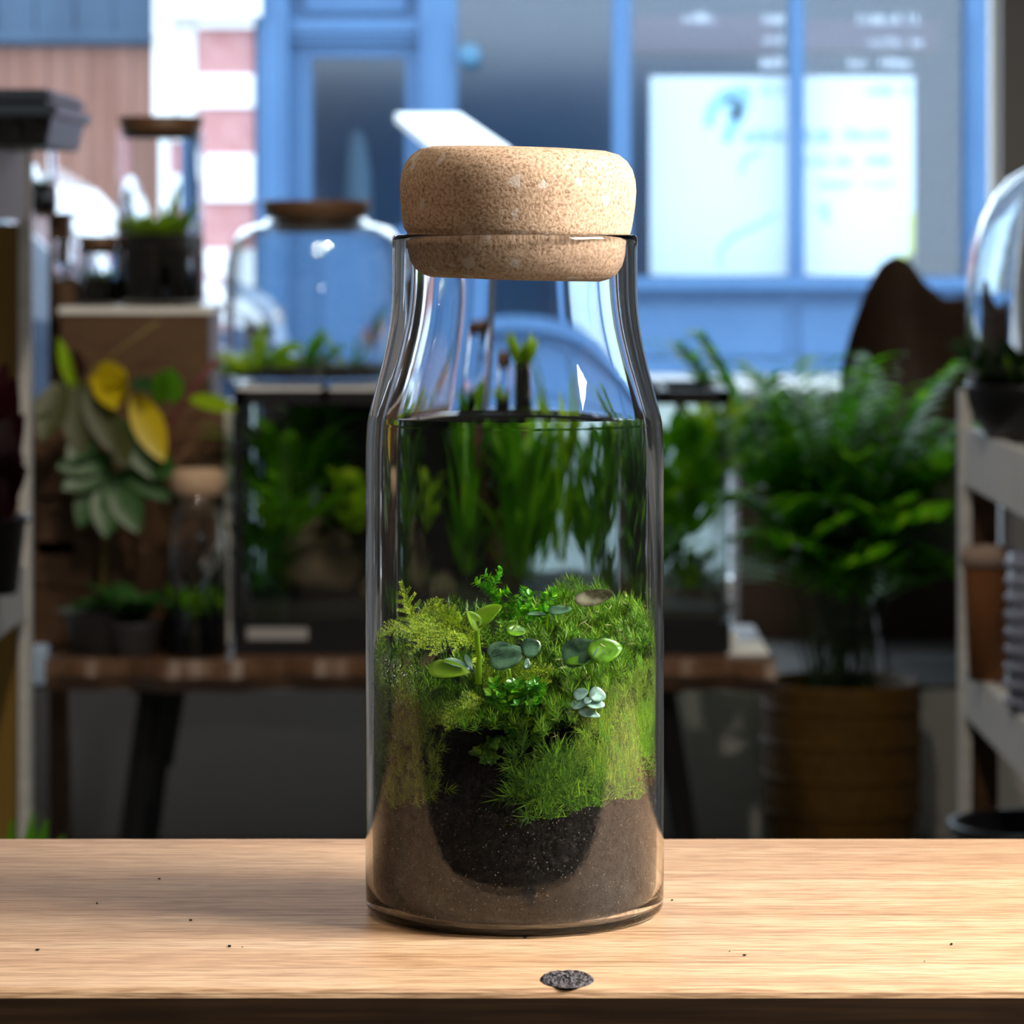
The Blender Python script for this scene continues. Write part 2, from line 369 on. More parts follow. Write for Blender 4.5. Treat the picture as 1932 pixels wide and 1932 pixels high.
M['pave'] = mat('pavement', (0.50, 0.50, 0.50), 0.8, (0.58, 0.57, 0.56), 2)
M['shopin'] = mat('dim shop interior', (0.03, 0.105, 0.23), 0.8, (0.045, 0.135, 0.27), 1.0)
M['carwhite'] = mat('white car paint', (0.75, 0.77, 0.80), 0.2, coat=0.6)
M['cardark'] = mat('dark blue car paint', (0.012, 0.025, 0.05), 0.2, coat=0.6)
M['cartrim'] = mat('car glass', (0.015, 0.02, 0.03), 0.05)
M['rubber'] = mat('tyre', (0.012, 0.012, 0.012), 0.8)
M['chrome'] = mat('silver', (0.6, 0.6, 0.62), 0.25, metal=0.9)
M['posterblue'] = mat('pale blue print', (0.35, 0.66, 0.85), 0.6)
M['posterink'] = mat('blue print', (0.28, 0.50, 0.74), 0.6)
M['posteryellow'] = mat('yellow print', (0.75, 0.72, 0.10), 0.6)
M['letter'] = mat('pale window lettering', (0.42, 0.48, 0.56), 0.6)
M['maroonbox'] = mat('dark purple display', (0.07, 0.035, 0.09), 0.6)

# ------------------------------------------------------------------ the room
FY = 8.40   # window wall
b = MB().box((-2.9, -3.0, -0.12), (2.6, FY, 0.0)); struct('floor', b, M['floor'])
b = MB().box((-2.9, -3.0, 2.8), (2.6, FY+0.25, 2.95)); struct('ceiling', b, M['ceil'])
b = MB().box((-3.05, -3.0, -0.12), (-2.9, FY+0.25, 2.95)); struct('wall_left', b, M['sidewall'])
b = MB().box((2.6, -3.0, -0.12), (2.75, FY+0.25, 2.95)); struct('wall_right', b, M['sidewall'])
b = MB().box((-3.05, -3.15, -0.12), (2.75, -3.0, 2.95)); struct('wall_back', b, M['wallin'])
WX0, WX1 = -2.25, X(1889, FY)
b = MB(); b.box((-2.9, FY, -0.12), (WX0, FY+0.25, 2.8)); b.box((WX1, FY, -0.12), (2.6, FY+0.25, 2.8))
b.box((WX0, FY, -0.12), (WX1, FY+0.25, 0.33)); struct('wall_front', b, mat('window wall', (0.30, 0.29, 0.28), 0.8))
w = struct('window_1', MB().box((WX0, FY+0.10, 0.36), (WX1, FY+0.108, 2.80)), M['pane'])
b = MB(); b.box((WX0, FY+0.07, 0.33), (WX1, FY+0.14, 0.37)); b.box((WX0, FY+0.07, 0.37), (WX0+0.03, FY+0.14, 2.8)); b.box((WX1-0.012, FY+0.07, 0.37), (WX1, FY+0.14, 2.8))
struct('window_frame', b, M['white'], w)
PFY = 7.06
b = MB().box((-2.9, PFY, 0.0), (2.6, FY, 0.30)); o = struct('floor_2', b, mat('dark platform', (0.12, 0.115, 0.11), 0.9, (0.15, 0.145, 0.14), 4, spec=0.1)); struct('platform_riser', MB().box((-2.9, PFY-0.012, 0.0), (2.6, PFY, 0.29)), mat('grey riser', (0.55, 0.54, 0.52), 0.7), o); o.name = 'floor_platform'

# ------------------------------------------------------------------ the street
struct('street', MB().box((-30, FY+0.25, -0.2), (30, 20.6, 0.02)), M['road'])
struct('pavement_near', MB().box((-30, FY+0.25, -0.2), (30, FY+2.4, 0.16)), M['pave'])
GY = 22.7
struct('pavement_far', MB().box((-30, 20.6, -0.2), (30, 32, Z(705, GY))), M['pave'])
G0 = Z(705, GY)
def g(px, py): return (X(px, GY), Z(py, GY))
def fbox(b, x0, y0, x1, y1, front, back):
    """box on the facade from pixel-measured edges, front / back = metres proud of the facade line"""
    xa, za = g(x0, y1); xb, zb = g(x1, y0)
    return b.box((xa, GY-front, za), (xb, GY+back, zb))
TOP = -480
# blue shopfront
sf = thing('shopfront', 'blue painted shopfront with large windows and a part glazed door across the street', 'shopfront', (X(1180, GY), GY, G0))
for (x0, x1, fr) in [(488, 546, 0.16), (792, 862, 0.12), (1820, 1900, 0.14)]:
    b = MB(); fbox(b, x0, TOP, x1, 705, fr, 0.3); fbox(b, x0-4, 640, x1+4, 705, fr+0.03, 0.3); fbox(b, x0+14, 40, x1-14, 600, fr+0.02, 0.0)
    obj('pilaster', b, M['blue'], sf)
b = MB(); fbox(b, 546, 36, 792, 62, 0.06, 0.2); fbox(b, 546, 64, 792, 80, 0.02, 0.2); fbox(b, 546, -60, 792, -30, 0.06, 0.2); obj('transom', b, M['blue'], sf)
b = MB(); fbox(b, 546, -30, 792, 36, -0.05, 0.15); fbox(b, 575, -22, 765, 22, 0.0, 0.05); obj('transom_panel', b, M['blue'], sf)
dr = MB()
for q in [(546, 80, 588, 700), (764, 80, 792, 700), (588, 80, 764, 108), (588, 430, 764, 700)]: fbox(dr, *q, -0.06, 0.14)
fbox(dr, 604, 455, 748, 680, -0.04, 0.1)
dr = obj('shop_door', dr, M['blue'], sf)
obj('door_pane', fbox(MB(), 586, 106, 766, 432, -0.10, 0.105), M['shoppane'], dr)
obj('door_handle', MB().tube([P(772, 330, GY-0.05), P(772, 400, GY-0.05)], 0.018), M['chrome'], dr)
b = MB(); fbox(b, 862, 522, 1820, 545, 0.20, 0.2); obj('window_sill', b, M['blue'], sf)
b = MB(); fbox(b, 862, 545, 1820, 705, 0.02, 0.2)
for (x0, x1) in [(880, 1160), (1190, 1480), (1510, 1805)]: fbox(b, x0, 575, x1, 672, 0.05, 0.0)
fbox(b, 862, 676, 1820, 705, 0.07, 0.0); obj('stallriser', b, M['blue'], sf)
for (x0, x1) in [(1155, 1190), (1489, 1516)]:
    obj('mullion', fbox(MB(), x0, TOP, x1, 522, 0.06, 0.12), M['blue'], sf)
for (x0, x1) in [(862, 1155), (1190, 1489), (1516, 1820)]:
    obj('window_pane', fbox(MB(), x0, TOP, x1, 522, -0.02, 0.03), M['shoppane'], sf)
b = MB(); fbox(b, 546, TOP, 792, -60, -0.05, 0.2); obj('fanlight', b, M['blue'], sf)
b = MB(); fbox(b, 488, TOP-160, 1900, TOP, 0.3, 0.3); obj('fascia', b, M['blue'], sf)
lb = MB(); c = P(886, 105, GY-0.15); lb.ball(c, 0.075, 14, 9, (1, 0.5, 1)); obj('round_bell', lb, mat('pale blue enamel', (0.05, 0.15, 0.25), 0.5), sf, True)
# what stands behind the shop windows
b = MB(); xa, xb = X(500, GY), X(1900, GY)
b.box((xa, GY+2.6, G0), (xb, GY+2.7, Z(TOP, GY))); b.box((xa-0.1, GY+0.3, G0), (xa, GY+2.7, Z(TOP, GY))); b.box((xb, GY+0.3, G0), (xb+0.1, GY+2.7, Z(TOP, GY)))
b.box((xa, GY+0.3, Z(TOP, GY)), (xb, GY+2.7, Z(TOP, GY)+0.1)); b.box((xa, GY+0.3, G0-0.02), (xb, GY+2.7, G0+0.05))
obj('interior_wall', b, M['shopin'], sf)
b = MB(); fbox(b, 1200, 20, 1480, 92, -0.5, 0.9); tag(obj('display_board', b, M['maroonbox']), 'dim purple board hanging high inside the window left of the poster mullion', 'board', 'dim purple boards')
b = MB(); fbox(b, 1530, 30, 1790, 88, -0.5, 0.9); tag(obj('display_board', b, M['maroonbox']), 'dim purple board hanging high inside the rightmost window across the street', 'board', 'dim purple boards')
# door display seen behind the glazed door
b = MB(); pc = P(672, 430, GY+1.2); b.lathe([(0.10, G0-pc.z), (0.11, 0.0), (0.10, 0.35), (0.06, 0.6), (0.0, 0.66)], (pc.x, pc.y, pc.z), 16)
tag(obj('display_column', b, mat('grey blue cloth', (0.22, 0.34, 0.46), 0.7), None, True), 'grey blue rounded column behind the glazed blue door', 'column')
# poster
pt = thing('window_poster', 'large white poster with pale blue print behind the shop window across the street', 'poster', (X(1480, GY), GY+0.16, Z(522, GY)))
obj('sheet', fbox(MB(), 1228, 142, 1730, 520, -0.14, 0.15), M['paper'], pt)
def pr(b, x0, y0, x1, y1): return fbox(b, x0, y0, x1, y1, -0.134, 0.141)
def strokes(par, m, x0, x1, y0, y1, n, fn):
    st = (x1-x0)/n
    for i in range(n):
        if rnd.random() < 0.12: continue
        w = st*(0.4+0.45*rnd.random()); h = (y1-y0)*(0.55+0.45*rnd.random())
        obj('letter', fn(MB(), x0+i*st, y1-h, x0+i*st+w, y1), m, par)
for q in [(1405, 1482, 158, 178, 9), (1640, 1725, 158, 178, 10), (1408, 1488, 240, 268, 7), (1520, 1575, 240, 268, 6), (1595, 1695, 240, 264, 10), (1522, 1610, 290, 312, 8), (1638, 1688, 290, 310, 6), (1538, 1612, 336, 354, 8), (1638, 1690, 336, 354, 6)]:
    strokes(pt, M['posterink'], *q, pr)
def pband(b, pts, w, Yoff=-0.134):
    pts = [Vector(p) for p in pts]
    vs = []
    for i, p in enumerate(pts):
        t = (pts[min(i+1, len(pts)-1)]-pts[max(i-1, 0)]).normalized(); n = Vector((-t.y, t.x))
        wi = w*(0.5+0.5*math.sin(math.pi*(i+0.5)/len(pts)))
        for s in (-1, 1):
            q = p+n*s*wi; x, z = g(q.x, q.y); vs.append((x, GY-Yoff, z))
    k = len(pts); b.add(vs, [(2*i, 2*i+1, 2*i+3, 2*i+2) for i in range(k-1)])
b = MB()
pband(b, [(1338, 238), (1345, 205), (1368, 180), (1400, 172), (1405, 185), (1396, 215), (1380, 245), (1372, 268)], 14)
pband(b, [(1372, 185), (1390, 200), (1388, 225)], 16)
obj('printed_figure', b, M['posterblue'], pt)
for pts_, w_ in [([(1360, 505), (1362, 470), (1385, 445), (1430, 425), (1470, 400)], 4), ([(1400, 330), (1405, 300), (1440, 285)], 4), ([(1545, 400), (1560, 385), (1565, 420)], 8)]:
    b = MB(); pband(b, pts_, w_); obj('printed_curve', b, M['posterblue'], pt)
b = MB(); pr(b, 1716, 400, 1729, 500); pr(b, 1690, 480, 1729, 500); obj('yellow_corner', b, M['posteryellow'], pt)
# faint lettering rows on the panes
wl = thing('window_lettering', 'faint pale rows of lettering on the shop window glass above the poster', 'lettering', (X(1650, GY), GY-0.0, Z(120, GY)))
fn = lambda b, x0, y0, x1, y1: fbox(b, x0, y0, x1, y1, 0.026, -0.022)
for (x0, x1, y0, y1) in [(1605, 1735, 24, 46), (1640, 1740, 68, 88), (1440, 1480, 24, 46), (1440, 1478, 64, 84), (1290, 1350, 24, 44), (1600, 1720, 106, 128), (1435, 1480, 106, 128)]:
    strokes(wl, M['letter'], x0, x1, y0, y1, max(4, (x1-x0)//11), fn)
# brick and stone pier, white pier, timber gate
pier = thing('brick_pier', 'red brick pier with white stone bands between the gate and the blue shopfront', 'pier', (X(430, GY), GY, G0))
obj('brickwork', fbox(MB(), 377, -560, 483, 705, 0.10, 0.3), M['brick'], pier)
for (y0, y1, x0, x1, fr) in [(-110, 35, 326, 498, 0.30), (35, 56, 377, 483, 0.18), (142, 204, 377, 483, 0.125), (292, 380, 377, 483, 0.13), (470, 540, 377, 483, 0.125), (-330, -250, 377, 483, 0.125)]:
    b = MB(); fbox(b, x0, y0, x1, y1, fr, -0.17 if x0 < 340 else 0.3); obj('stone_band', b, M['stone'], pier)
wp = thing('white_pier', 'white rendered pier beside the timber gate across the street', 'pier', (X(335, GY), GY, G0))
b = MB(); fbox(b, 290, -560, 330, 705, 0.06, 0.3); obj('shaft', b, M['white'], wp)
b = MB(); fbox(b, 330, -560, 376, 705, 0.02, 0.3); fbox(b, 338, 60, 372, 690, 0.05, 0.0); obj('reveal', b, M['stone'], wp)
gt = thing('timber_gate', 'red brown timber gate under a slate blue lintel across the street', 'gate', (X(140, GY), GY, G0))
for i in range(9):
    x0 = -70+i*40; b = MB(); fbox(b, x0, 88, x0+38.5, 700, 0.0+0.01*(i % 2), 0.12); obj('board', b, M['gatewood'], gt)
b = MB(); fbox(b, -300, 62, 288, 80, 0.12, 0.2); fbox(b, -300, 80, 288, 88, 0.03, 0.2); obj('lintel', b, M['bluedark'], gt)
for i in range(8):
    x0 = -300+i*74; b = MB(); fbox(b, x0, -560, x0+72, 62, 0.05+0.012*(i % 2), 0.2); obj('cladding_panel', b, M['bluedark'], gt)
struct('wall_facade', MB().box((-30, GY+0.2, G0), (X(-320, GY), GY+0.5, 4.9)).box((X(1905, GY), GY+0.05, G0), (30, GY+0.5, 4.9)).box((X(-320, GY), GY+0.31, G0), (X(480, GY), GY+0.5, 4.9)), M['brick'])
# cars
def car(name, label, paint, Yc, x_nose, roof_z, ground, length, flip=1):
    h = roof_z-ground; L = length; s = h/1.45
    prof = [(0.02, 0.28), (0.0, 0.55), (0.06, 0.74), (0.30, 0.86), (0.62, 0.93), (0.95, 1.28), (1.20, 1.43), (1.9, 1.45), (3.0, 1.40), (3.55, 1.20), (3.92, 0.95), (4.05, 0.80), (4.1, 0.45), (4.05, 0.25), (3.6, 0.22), (0.5, 0.22)]
    t = thing(name, label, 'car', (x_nose, Yc, ground))
    def tx(p): return (x_nose-flip*p[0]*L/4.1, ground+p[1]*s)
    body = MB(); n = len(prof); ws = [0.84]*n
    vs = []
    for side in (-1, 1):
        for q in prof:
            x, z = tx(q); tuck = 0.12*max(0, (q[1]-0.9)/0.55)
            vs.append((x, Yc+side*(0.86-tuck), z))
    fs = [tuple(range(n)), tuple(reversed(range(n, 2*n)))]+[(i, n+i, n+(i+1) % n, (i+1) % n) for i in range(n)]
    body.add(vs, fs); o = obj('body', body, paint, t); bevel(o, 0.05, 3)
    win = [(1.0, 0.95), (1.28, 1.34), (1.9, 1.37), (1.9, 0.95)], [(1.98, 0.95), (1.98, 1.37), (2.95, 1.33), (3.4, 1.05), (3.4, 0.95)]
    for poly in win:
        for side in (-1, 1):
            wb = MB(); pts = []
            for q in poly:
                x, z = tx(q); tuck = 0.12*max(0, (q[1]-0.9)/0.55); pts.append((x, z, 0.865-tuck))
            vv = [(x, Yc+side*(k), z) for x, z, k in pts]+[(x, Yc+side*(k-0.03), z) for x, z, k in pts]; m = len(pts)
            wb.add(vv, [tuple(range(m)), tuple(range(m, 2*m))]+[(i, (i+1) % m, m+(i+1) % m, m+i) for i in range(m)]); obj('side_window', wb, M['cartrim'], t)
    for px_ in (0.78, 3.3):
        for side in (-1, 1):
            x, z = tx((px_, 0.31)); r = 0.31*s
            wh = MB(); wh.lathe([(0.0, -0.1), (r*0.6, -0.11), (r*0.98, -0.1), (r, -0.06), (r, 0.06), (r*0.98, 0.1), (r*0.6, 0.11), (0, 0.1)], (0, 0, 0), 24)
            wh.v = [(x+p[0], Yc+side*0.80+p[2], ground+r+p[1]) for p in wh.v]; w_ = obj('wheel', wh, M['rubber'], t, True)
            hb = MB(); hb.lathe([(0.0, -0.12), (r*0.58, -0.115), (r*0.58, 0.115), (0, 0.12)], (0, 0, 0), 16); hb.v = [(x+p[0], Yc+side*0.80+p[2], ground+r+p[1]) for p in hb.v]; obj('hubcap', hb, M['chrome'], w_)
    for side in (-1, 1):
        x, z = tx((0.10, 0.66)); hl = MB(); hl.ball((x, Yc+side*0.62, z), 0.12, 12, 8, (0.9, 1.4, 0.7)); obj('headlamp', hl, M['chrome'], t, True)
    return t
car('parked_car', 'white car parked farthest across the street before the timber gate', M['carwhite'], 18.6, X(525, 18.6), Z(288, 18.6), 0.02, 4.4)
car('parked_car', 'dark blue car parked nearest the shop window, behind the tall glass cylinder', M['cardark'], 14.2, X(560, 14.2), Z(372, 14.2), 0.02, 4.0)
# slanted white board on a street post
sb_ = thing('slanted_sign', 'white slanted board standing outside behind the cork stopper', 'sign', (X(850, 13), 13.0, 0.16))
A, B_, C_, D_ = P(745, 214, 13.0), P(866, 214, 13.3), P(965, 282, 13.3), P(838, 292, 13.0)
b = MB(); b.add([A, B_, C_, D_]+[p+Vector((0, 0.03, -0.03)) for p in (A, B_, C_, D_)], [(0, 1, 2, 3), (7, 6, 5, 4), (0, 4, 5, 1), (1, 5, 6, 2), (2, 6, 7, 3), (3, 7, 4, 0)])
obj('board', b, M['stone'], sb_)
m_ = P(880, 262, 13.15); obj('post', MB().tube([(m_.x, m_.y+.05, 0.02), (m_.x, m_.y+.05, m_.z-0.02)], 0.025), M['blacksteel'], sb_)

# ------------------------------------------------------------------ bench, crates and jars by the window
def jar_profile(r, h, wall, rb=None, shoulder=None):
    rb = rb or wall*2
    e = 0.0012
    out = [(0.0, 0.0), (r-rb-e, 0.0), (r-rb, 0.0), (r-rb*0.3, rb*0.3), (r, rb), (r, rb+e)]
    if shoulder:
        for (rr, zz) in shoulder: out.append((rr, zz))
    else: out += [(r, h*0.5), (r, h-2*e), (r-0.0002, h-e*0.5)]
    rt, ht = out[-1]
    out += [(rt-wall*0.25, ht+e*0.4), (rt-wall*0.75, ht+e*0.4)]
    inn = [(rr-wall, zz) for (rr, zz) in reversed(out[5:-2])]
    inn[0] = (inn[0][0], inn[0][1]-e*0.3)
    zb = wall*1.5; rbi = r-wall-e
    inn = [q for q in inn if q[1] > rb+e*0.5]+[(r-wall, max(rb, zb)+e*1.5), (r-wall, max(rb, zb)+e*0.9), (rbi-e, zb+e*0.2), (rbi-2*e, zb), (0.0, zb)]
    return out+inn
def jar(name, label, cat, c, r, h, wall=0.003, shoulder=None, group=None, material=None):
    t = thing(name, label, cat, c, group)
    b = MB(); b.lathe(jar_profile(r, h, wall, None, shoulder), c, 48); obj('glass', b, material or M['jar'], t, True)
    return t
def disc_soil(parent, c, r, z0, z1, name='soil', m='soil', rr=rnd, n=24):
    b = MB(); prof = [(0.0, z0), (r*0.93, z0), (r, z0+(z1-z0)*0.06), (r, z1*0.97+z0*0.03), (r*0.7, z1+0.004), (r*0.3, z1+0.002), (0.0, z1+0.005)]
    b.lathe(prof, c, n)
    return obj(name, b, M[m], parent, True)
def tufts(b, c, r, n, l, w, rr, up=0.7, droop=0.2, shape='lance', seg=4):
    for i in range(n):
        a = rr.random()*6.283; q = r*math.sqrt(rr.random())
        d = Vector((math.cos(a)*(1-up)*(0.4+rr.random()), math.sin(a)*(1-up)*(0.4+rr.random()), up*(0.6+0.6*rr.random())))
        b.blade((c[0]+q*math.cos(a), c[1]+q*math.sin(a), c[2]), d, (rr.random()-.5, rr.random()-.5, 1), l*(0.6+0.6*rr.random()), w*(0.7+0.5*rr.random()), droop, seg, 0.15, shape)
    return b

BY = 6.18; BZ = Z(1245, BY)
bench = thing('live_edge_bench', 'live edge wooden bench with splayed black steel legs carrying the big tank', 'bench', (X(770, BY), BY+0.3, 0))
rr = random.Random(3)
def slab_fn(u, v):
    x = X(84, BY)+u*(X(1462, BY)-X(84, BY))
    wob = 0.018*math.sin(u*23)+0.012*math.sin(u*61+1)
    ring = [(0.0+wob, 0.0), (-0.012+wob*1.4, -0.028), (0.01+wob*1.1, -0.055), (0.56, -0.055), (0.575, -0.02), (0.56, 0.0), (0.0+wob, 0.0)]
    y, z = ring[min(6, round(v*6))]; return (x, BY+y, BZ+z)
b = MB().grid(slab_fn, 70, 6); n = len(b.v)
b.f.append(tuple(range(0, 6))); b.f.append(tuple(reversed(range(70*7, 70*7+6))))
obj('slab', b, M['slab'], bench)
def legpair(x_top, x_bot, x_top2, x_bot2):
    for yy in (BY+0.08, BY+0.48):
        o = MB().tube([(x_top, yy, BZ-0.05), (x_bot, yy-0.02 if yy < BY+.3 else yy+0.02, 0.0)], 0.019, 10); obj('leg', o, M['blacksteel'], bench)
        obj('brace', MB().tube([(x_top2, yy, BZ-0.052), (x_bot2, yy, 0.2)], 0.013, 8), M['blacksteel'], bench)
    obj('leg_plate', MB().box((min(x_top, x_top2)-0.03, BY+0.04, BZ-0.062), (max(x_top, x_top2)+0.03, BY+0.52, BZ-0.054)), M['blacksteel'], bench)
legpair(X(275, BY), X(218, BY), X(300, BY), X(262, BY)); legpair(X(1256, BY), X(1325, BY), X(1228, BY), X(1276, BY))
b = MB(); q = P(1420, 1246, BY+0.08); b.box((q.x-0.045, BY+0.06, BZ+0.001), (q.x+0.028, BY+0.26, BZ+0.004)); b.box((q.x-0.045, BY+0.20, BZ+0.001), (q.x-0.02, BY+0.26, BZ+0.022))
tag(obj('folded_card', b, M['paper']), 'small white folded card on the right end of the live edge bench', 'card')

# glass tank
TY0, TY1 = 6.25, 6.70; TX0, TX1 = X(441, TY0), X(1378, TY0); TZ0, TZ1 = BZ+0.002, Z(737, TY0)
tank = thing('glass_tank', 'wide black framed glass vivarium planted with ferns on the live edge bench', 'tank', ((TX0+TX1)/2, (TY0+TY1)/2, TZ0))
b = MB(); b.box((TX0, TY0, TZ0), (TX1, TY1, TZ0+0.055)); obj('base', b, M['black'], tank)
b = MB(); t_ = 0.02
b.box((TX0, TY0, TZ1-0.024), (TX1, TY0+t_, TZ1)); b.box((TX0, TY1-t_, TZ1-0.024), (TX1, TY1, TZ1)); b.box((TX0, TY0, TZ1-0.024), (TX0+t_, TY1, TZ1)); b.box((TX1-t_, TY0, TZ1-0.024), (TX1, TY1, TZ1)); b.box((X(606, TY0), TY0, TZ1-0.02), (X(620, TY0), TY1, TZ1)); b.box((X(1250, TY0), TY0, TZ1-0.02), (X(1262, TY0), TY1, TZ1))
obj('top_frame', b, M['black'], tank)
for (x, y) in [(TX0, TY0), (TX0, TY1-0.012), (TX1-0.075, TY1-0.012)]:
    obj('corner_post', MB().box((x, y, TZ0+0.05), (x+0.014, y+0.012, TZ1-0.02)), M['black'], tank)
for nm, a, c_ in [('front_pane', (TX0+0.012, TY0+0.004, TZ0+0.055), (TX1-0.003, TY0+0.010, TZ1-0.024)), ('back_pane', (TX0+0.012, TY1-0.010, TZ0+0.055), (TX1-0.003, TY1-0.004, TZ1-0.024)), ('side_pane', (TX0+0.004, TY0+0.012, TZ0+0.055), (TX0+0.010, TY1-0.012, TZ1-0.024)), ('side_pane', (TX1-0.010, TY0+0.012, TZ0+0.055), (TX1-0.004, TY1-0.012, TZ1-0.024))]:
    obj(nm, MB().box(a, c_), M['tankglass'], tank)
for (x0, x1) in [(446, 606), (620, 790)]:
    obj('lid_pane', MB().box((X(x0, TY0), TY0+0.015, TZ1), (X(x1, TY0), TY1-0.015, TZ1+0.005)), M['acrylic'], tank)
obj('backing_panel', MB().box((TX0+0.02, TY1-0.02, TZ0+0.055), (X(1010, TY1), TY1-0.012, TZ1-0.03)), M['black'], tank)
obj('label_strip', MB().box((X(466, TY0), TY0-0.001, Z(1207, TY0)), (X(581, TY0), TY0+0.001, Z(1184, TY0))), M['strip'], tank)
# tank contents
rr = random.Random(11)
def tsoil(u, v):
    x = TX0+0.013+u*(TX1-TX0-0.026); y = TY0+0.013+v*(TY1-TY0-0.026)
    return (x, y, TZ0+0.075+0.03*v+0.012*mnoise.noise((x*9, y*9, 1)))
b = MB().grid(tsoil, 40, 16)
nv = 17; ring = [i*nv for i in range(41)]+[40*nv+j for j in range(1, 17)]+[i*nv+16 for i in range(39, -1, -1)]+[j for j in range(15, 0, -1)]
base = len(b.v); b.v += [(b.v[i][0], b.v[i][1], TZ0+0.056) for i in ring]; k = len(ring)
b.f += [(ring[i], base+i, base+(i+1) % k, ring[(i+1) % k]) for i in range(k)]
tag(obj('tank_soil', b, M['soil'], None, True), 'dark soil bed filling the bottom of the glass tank', 'soil', kind='stuff')
def rock(px, py, Y, r, label, sq, m='rock'):
    c = P(px, py, Y); b = MB(); b.ball((0, 0, 0), r, 16, 11, sq)
    b.v = [tuple(Vector(p)*(1+0.35*mnoise.noise(Vector(p)*(1.6/r)+Vector((px, py, 0))))+Vector((c.x, c.y, c.z))) for p in b.v]
    return tag(obj('rock', b, M[m], None, True), label, 'rock', 'rocks in the tank')
rock(600, 1060, 6.42, 0.075, 'large brown rock low in the left of the glass tank', (1.15, 0.8, 1.0))
rock(735, 1120, 6.40, 0.05, 'small brown rock in the tank just left of the bottle', (1.2, 0.9, 0.7))
rock(1290, 1135, 6.42, 0.055, 'mossy rock low in the right end of the glass tank', (1.3, 0.9, 0.6))
b = MB(); b.tube([P(930, 1160, 6.45), P(945, 1080, 6.44), P(920, 990, 6.46), P(965, 900, 6.45), P(985, 800, 6.47)], [0.05, 0.045, 0.04, 0.042, 0.03], 12)
b.tube([P(930, 1010, 6.46), P(880, 930, 6.43), P(868, 840, 6.42), P(862, 790, 6.42)], [0.03, 0.026, 0.022, 0.018], 10)
b.v = [tuple(Vector(p)+Vector((mnoise.noise(Vector(p)*40), mnoise.noise(Vector(p)*37+Vector((3, 0, 0))), 0))*0.008) for p in b.v]
tag(obj('driftwood_trunk', b, M['bark'], None, True), 'dark forked driftwood trunk standing in the tank behind the bottle', 'driftwood')
def clump(px, py, Y, label, m, n, l, w, r, up=0.55, droop=0.5, shape='lance', seg=5, cat='plant', name='leafy_plant', group='plants in the tank', seed=1, stems=True):
    rr = random.Random(seed); c = P(px, py, Y)
    t = thing(name, label, cat, c, group); b = MB()
    for i in range(n):
        a = rr.random()*6.283; h = rr.random()
        root = Vector((c.x+r*0.25*math.cos(a), c.y+r*0.25*math.sin(a), c.z)); tip = Vector((c.x+r*math.cos(a)*(0.3+0.7*rr.random()), c.y+r*0.7*math.sin(a), c.z+l*1.6*h))
        d = Vector((math.cos(a)*(1-up), math.sin(a)*(1-up), up*(0.4+rr.random())))
        b.blade(tip, d, (0, 0, 1), l*(0.6+0.6*rr.random()), w*(0.7+0.6*rr.random()), droop, seg, 0.2, shape)
        if stems and i % 3 == 0: b.tube([root, (root+tip)/2+Vector((0, 0, 0.01)), tip], 0.0016, 4)
    obj('foliage', b, M[m], t)
    return t
clump(540, 1010, 6.36, 'mid green fern bush in the upper left of the glass tank', 'green', 60, 0.10, 0.035, 0.07, seed=2)
clump(590, 900, 6.42, 'arching green fern high in the left half of the tank', 'palm', 45, 0.07, 0.03, 0.045, 0.45, 0.6, seed=3)
clump(668, 1000, 6.33, 'lime green leafy plant in the tank beside the bottle edge', 'lime', 34, 0.055, 0.032, 0.045, seed=4)
clump(490, 1110, 6.33, 'low dark green plant in the left corner of the tank', 'deep', 30, 0.06, 0.028, 0.04, seed=5)
clump(830, 1080, 6.40, 'slender green plant in the tank behind the left of the bottle', 'green', 44, 0.13, 0.024, 0.05, 0.75, 0.3, seed=6)
clump(1000, 1090, 6.36, 'tall green clump in the tank behind the bottle centre', 'green', 80, 0.13, 0.03, 0.075, 0.7, 0.4, seed=7)
clump(1110, 1060, 6.42, 'upright grassy plant in the tank behind the right of the bottle', 'lime', 40, 0.17, 0.02, 0.05, 0.8, 0.3, 'strap', seed=8)
clump(1215, 1080, 6.38, 'dense green fern in the tank hidden by the bottle edge', 'green', 60, 0.12, 0.03, 0.06, 0.6, 0.5, seed=9)
clump(1290, 1010, 6.36, 'bright green bush in the right end of the tank', 'green', 70, 0.10, 0.034, 0.06, 0.6, 0.5, seed=10)
clump(1340, 960, 6.45, 'pale green leafy stems by the right pane of the tank', 'lime', 30, 0.09, 0.03, 0.03, 0.7, 0.4, seed=12)
clump(1300, 1110, 6.34, 'low green moss tuft on the tank floor at the right end', 'mossdark', 80, 0.03, 0.012, 0.05, 0.6, 0.2, seed=13)

